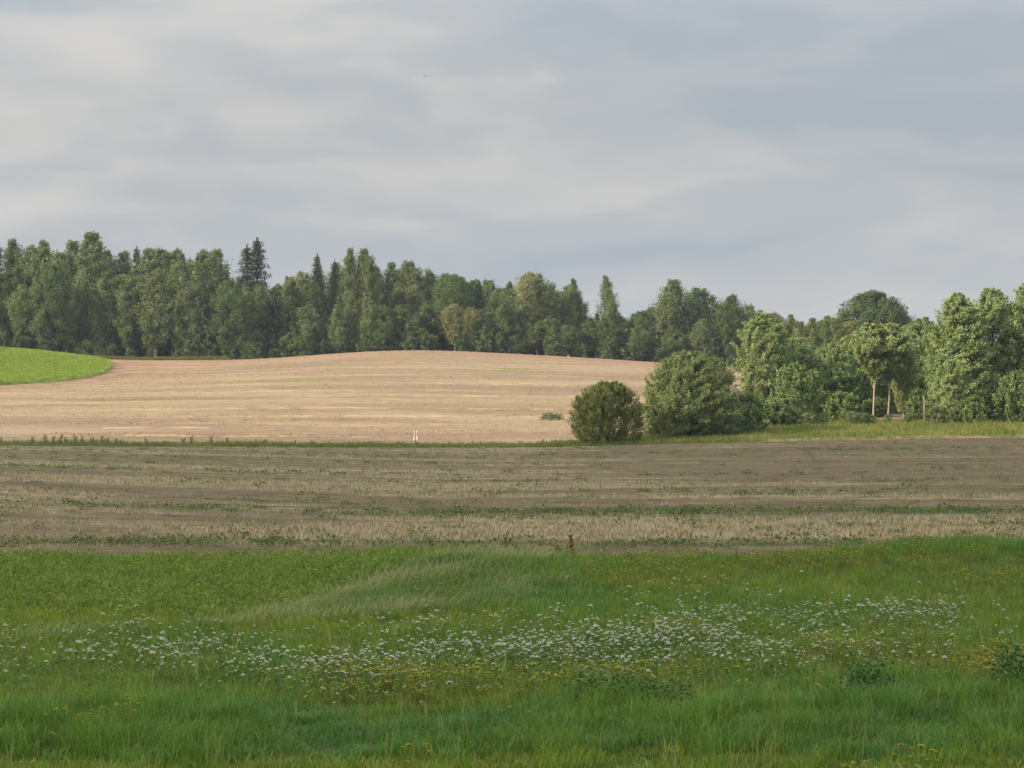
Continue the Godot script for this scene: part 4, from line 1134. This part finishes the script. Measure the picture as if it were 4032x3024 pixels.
	scatter("seed_grass", seedy, tuft(86, 4, 0.10, 0.38, 0.62, 0.008, 0.5), grass, "thin pale seed stalks rising above the meadow grass", "grass")

	# white umbels
	var petal := vertex_mat("flower_heads", 0.8, 0.2)
	petal.backlight_enabled = true
	petal.backlight = Color(0.60, 0.60, 0.52)
	var white := Vector3(0.68, 0.68, 0.56)
	var green := Vector3(0.130, 0.200, 0.060)
	var um := [umbel(401, 0.30, 0.026, white, green), umbel(402, 0.34, 0.024, white, green, 2), umbel(403, 0.25, 0.018, white, green), umbel(404, 0.36, 0.034, white, green)]
	rng.seed = 61
	var fl := []
	while fl.size() < 2500:
		var pd := rng.randf_range(26.0, 47.0)
		var px := pd * 0.2126 * rng.randf_range(-1.15, 1.15)
		if rng.randf() < flower_at(px, pd): fl.append([pd, px, rng.randi() % 4, rng.randf_range(0.42, 0.95), rng.randf() * TAU])
	fl.sort_custom(func(a, b): return a[0] < b[0])
	var rest := [Copies.new(), Copies.new(), Copies.new(), Copies.new()]
	var singles := 0
	for f in fl:
		var p := Vector3(f[1], land(f[1], f[0]), -f[0])
		if singles < 300 and absf(f[1] / f[0]) < 0.212:
			var o := put("white_umbel", um[f[2]], petal)
			o.position = p
			o.rotation.y = f[4]
			o.scale = Vector3(f[3], f[3] * 1.2, f[3])
			tag(o, "white flat-topped umbel flower at the near side of the meadow's flower band", "flower", "white umbels in the near side of the flower band")
			singles += 1
		else:
			rest[f[2]].add(p, f[4], f[3], f[3] * 1.2, Color.WHITE)
	for k in 4: scatter("white_umbels", rest[k], um[k], petal, ["single-headed", "two-headed", "small single-headed", "tall single-headed"][k] + " white umbel flowers spread through the far side of the flower band", "flowers")

	# yellow flowers
	var gold := Vector3(0.40, 0.37, 0.05)
	var yc := Copies.new()
	var ym := umbel(411, 0.42, 0.028, gold, Vector3(0.190, 0.220, 0.055), 4)
	var n := 0
	while n < 480:
		var pd := rng.randf_range(20.5, 53.5)
		var px := pd * 0.2126 * rng.randf_range(-1.15, 1.15)
		if rng.randf() < yellow_at(px, pd) + 0.0015:
			yc.add(Vector3(px, land(px, pd), -pd), rng.randf() * TAU, rng.randf_range(0.8, 1.2), rng.randf_range(0.7, 1.1), tint(Vector3.ONE, 0.12))
			n += 1
	scatter("yellow_flowers", yc, ym, petal, "yellow flowering plants in loose patches of the meadow", "flowers")

	# single plants that stand out
	var lw: StandardMaterial3D = mats.weed_leaves.duplicate()
	lw.resource_name = "nettle_leaves"
	lw.albedo_color = Color(0.075, 0.150, 0.034).linear_to_srgb()
	for q in [[1.08, 28.0, 0.50, 0.75, "bright leafy weed clump under the yellow flowers in the middle"], [1.75, 27.6, 0.42, 0.55, "second leafy weed clump right of the brightest one"], [4.35, 29.2, 0.55, 0.5, "dark leafy weed clump on the tall grass at right"], [6.15, 28.6, 0.75, 0.7, "large leafy weed under the yellow flowers at the right edge"]]:
		var o := put("leafy_weed", leafy(int(q[0] * 100.0) + 420, 1.0, 0.8, 1500, 0.085, 0.25), lw)
		o.position = Vector3(q[0], land(q[0], q[1]) - 0.03, -q[1])
		o.scale = Vector3(q[3], q[2], q[3] * 0.8)
		tag(o, q[4], "weed", "leafy weeds in the meadow")
	var rust := tall_weed(431, 0.75, Vector3(0.11, 0.065, 0.035), Vector3(0.26, 0.15, 0.065), 0.06, 1)
	var rust2 := tall_weed(432, 0.62, Vector3(0.12, 0.075, 0.04), Vector3(0.28, 0.18, 0.08), 0.10, 2)
	for q in [[-0.14, 53.4, 0.62, 0, "single rust-brown dock stalk on top of the mound"], [0.12, 53.9, 0.5, 1, "rust-brown dock clump right of the single stalk"], [0.32, 54.0, 0.45, 1, "rightmost rust-brown dock clump on the mound"], [1.30, 53.2, 0.8, 0, "tall thin brown stalk right of the mound"], [1.05, 54.4, 0.5, 1, "loose brown dock left of the tall thin stalk"], [-1.75, 54.0, 0.6, 1, "grey-brown weed on the left shoulder of the mound"]]:
		var o := Node3D.new()
		o.name = numbered("dock_plant")
		add_child(o, true)
		put("stalk", (rust if q[3] == 0 else rust2)[0], mats.weed_stems, o)
		put("seeds", (rust if q[3] == 0 else rust2)[1], mats.weed_stems, o)
		o.position = Vector3(q[0], land(q[0], q[1]), -q[1])
		o.scale = Vector3.ONE * q[2]
		tag(o, q[4], "weed", "dry docks at the edge of the brown field")

func make_bird() -> void:
	var l := Leaves.new()
	l.tube([Vector3(-0.02, 0, 0.25), Vector3(0, 0.02, 0.05), Vector3(0, 0.01, -0.18), Vector3(0, 0.0, -0.32)], [0.01, 0.07, 0.06, 0.01], 7, Color(0.10, 0.10, 0.10))
	for s in [-1.0, 1.0]:
		l.leaf(Vector3(0, 0.03, 0), Vector3(s * 0.9, 0.42, 0).normalized(), Vector3(-s * 0.42, 0.9, 0).normalized(), 0.55, 0.22, Color(0.10, 0.10, 0.10))
		l.leaf(Vector3(s * 0.38, 0.2, 0), Vector3(s * 0.85, -0.5, 0.1).normalized(), Vector3(s * 0.5, 0.85, 0).normalized(), 0.45, 0.16, Color(0.10, 0.10, 0.10))
	var o := put("bird", l.mesh(), vertex_mat("feathers", 0.8))
	o.position = Vector3(-13.6, 3.67 + 50.3, -380.0)
	o.rotation.y = 0.5
	tag(o, "tiny dark bird gliding high in the grey sky", "bird")

# ---------------------------------------------------------------- everything
func _ready() -> void:
	var cam := Camera3D.new()
	cam.position = Vector3(0, 3.67, 0)
	cam.rotation_degrees = Vector3(0.27, 0, 0)
	cam.fov = 18.12
	cam.near = 0.5
	cam.far = 6000.0
	cam.current = true
	add_child(cam)
	var env := Environment.new()
	env.background_mode = Environment.BG_SKY
	env.sky = make_sky()
	env.tonemap_mode = Environment.TONE_MAPPER_LINEAR
	env.tonemap_exposure = 1.3
	env.sdfgi_enabled = true
	env.ssao_enabled = true
	env.ssil_enabled = true
	env.fog_enabled = true
	env.fog_density = 0.00014
	env.fog_light_color = Color(0.78, 0.84, 0.92)
	var we := WorldEnvironment.new()
	we.environment = env
	add_child(we)
	var sun := DirectionalLight3D.new()
	sun.light_energy = 1.6
	sun.light_color = Color(1.0, 0.90, 0.74)
	sun.light_angular_distance = 0.5
	sun.shadow_enabled = true
	add_child(sun)
	sun.look_at_from_position(SUN_TOWARDS * 100.0, Vector3.ZERO, Vector3.UP)

	nz.seed = 3
	nz.noise_type = FastNoiseLite.TYPE_SIMPLEX_SMOOTH
	nz.frequency = 0.02
	nz.fractal_octaves = 3
	nf.seed = 8
	nf.noise_type = FastNoiseLite.TYPE_SIMPLEX_SMOOTH
	nf.frequency = 0.25
	nf.fractal_octaves = 3
	crest = smooth_table(CREST_X, CREST_Y)
	verge = smooth_table(VERGE_X, VERGE_Y)

	# the ground, in sheets that meet edge to edge
	var grain := noise_texture(5, 0.05, 0.70, 1.0)
	var rough_im: Image = noise_texture(6, 0.03, 0.0, 1.0).get_image()
	rough_im.bump_map_to_normal_map(6.0)
	var lumps := ImageTexture.create_from_image(rough_im)
	var soil := ground_mat("brown_soil", grain, 1.4, lumps, 1.0)
	var gold := ground_mat("golden_soil", grain, 2.6, lumps, 0.8)
	var moss := ground_mat("meadow_soil", grain, 0.9, lumps, 0.8)
	var xs := columns_x()
	var back := [0.0, 0.3, 0.6, 0.8, 0.9, 0.95, 0.98, 0.99, 1.0]
	var o := sheet("ground", xs, back, func(_x): return -2600.0, func(_x): return 12.0, meadow_color, moss)
	tag(o, "grassy ground behind and below the camera", "ground", "", "structure")
	o = sheet("meadow", xs, even(190), func(_x): return 12.0, meadow_end, meadow_color, moss, 0.015)
	tag(o, "shaded wildflower meadow in the foreground", "meadow", "", "structure")
	o = sheet("brown_field", xs, even(380), meadow_end, verge_start, brown_color, soil, 0.05)
	tag(o, "shaded brown stubble field behind the meadow", "field", "", "structure")
	o = sheet("verge", xs, even(26), verge_start, verge_end, verge_color, moss, 0.03)
	tag(o, "strip of ground between the brown and the golden field", "verge", "", "structure")
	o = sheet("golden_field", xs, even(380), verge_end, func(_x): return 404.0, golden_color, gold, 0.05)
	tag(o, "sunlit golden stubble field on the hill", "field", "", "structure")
	var away := []
	for i in 31: away.append(pow(i / 30.0, 3.0))
	o = sheet("forest_floor", xs, away, func(_x): return 404.0, func(_x): return 3600.0, floor_color, moss)
	tag(o, "dark ground under the forest and beyond", "ground", "", "structure")
	make_crop_field()
	make_cloud()
	make_forest()
	make_verge_trees()
	make_verge()
	make_stubble()
	make_meadow()
	make_bird()
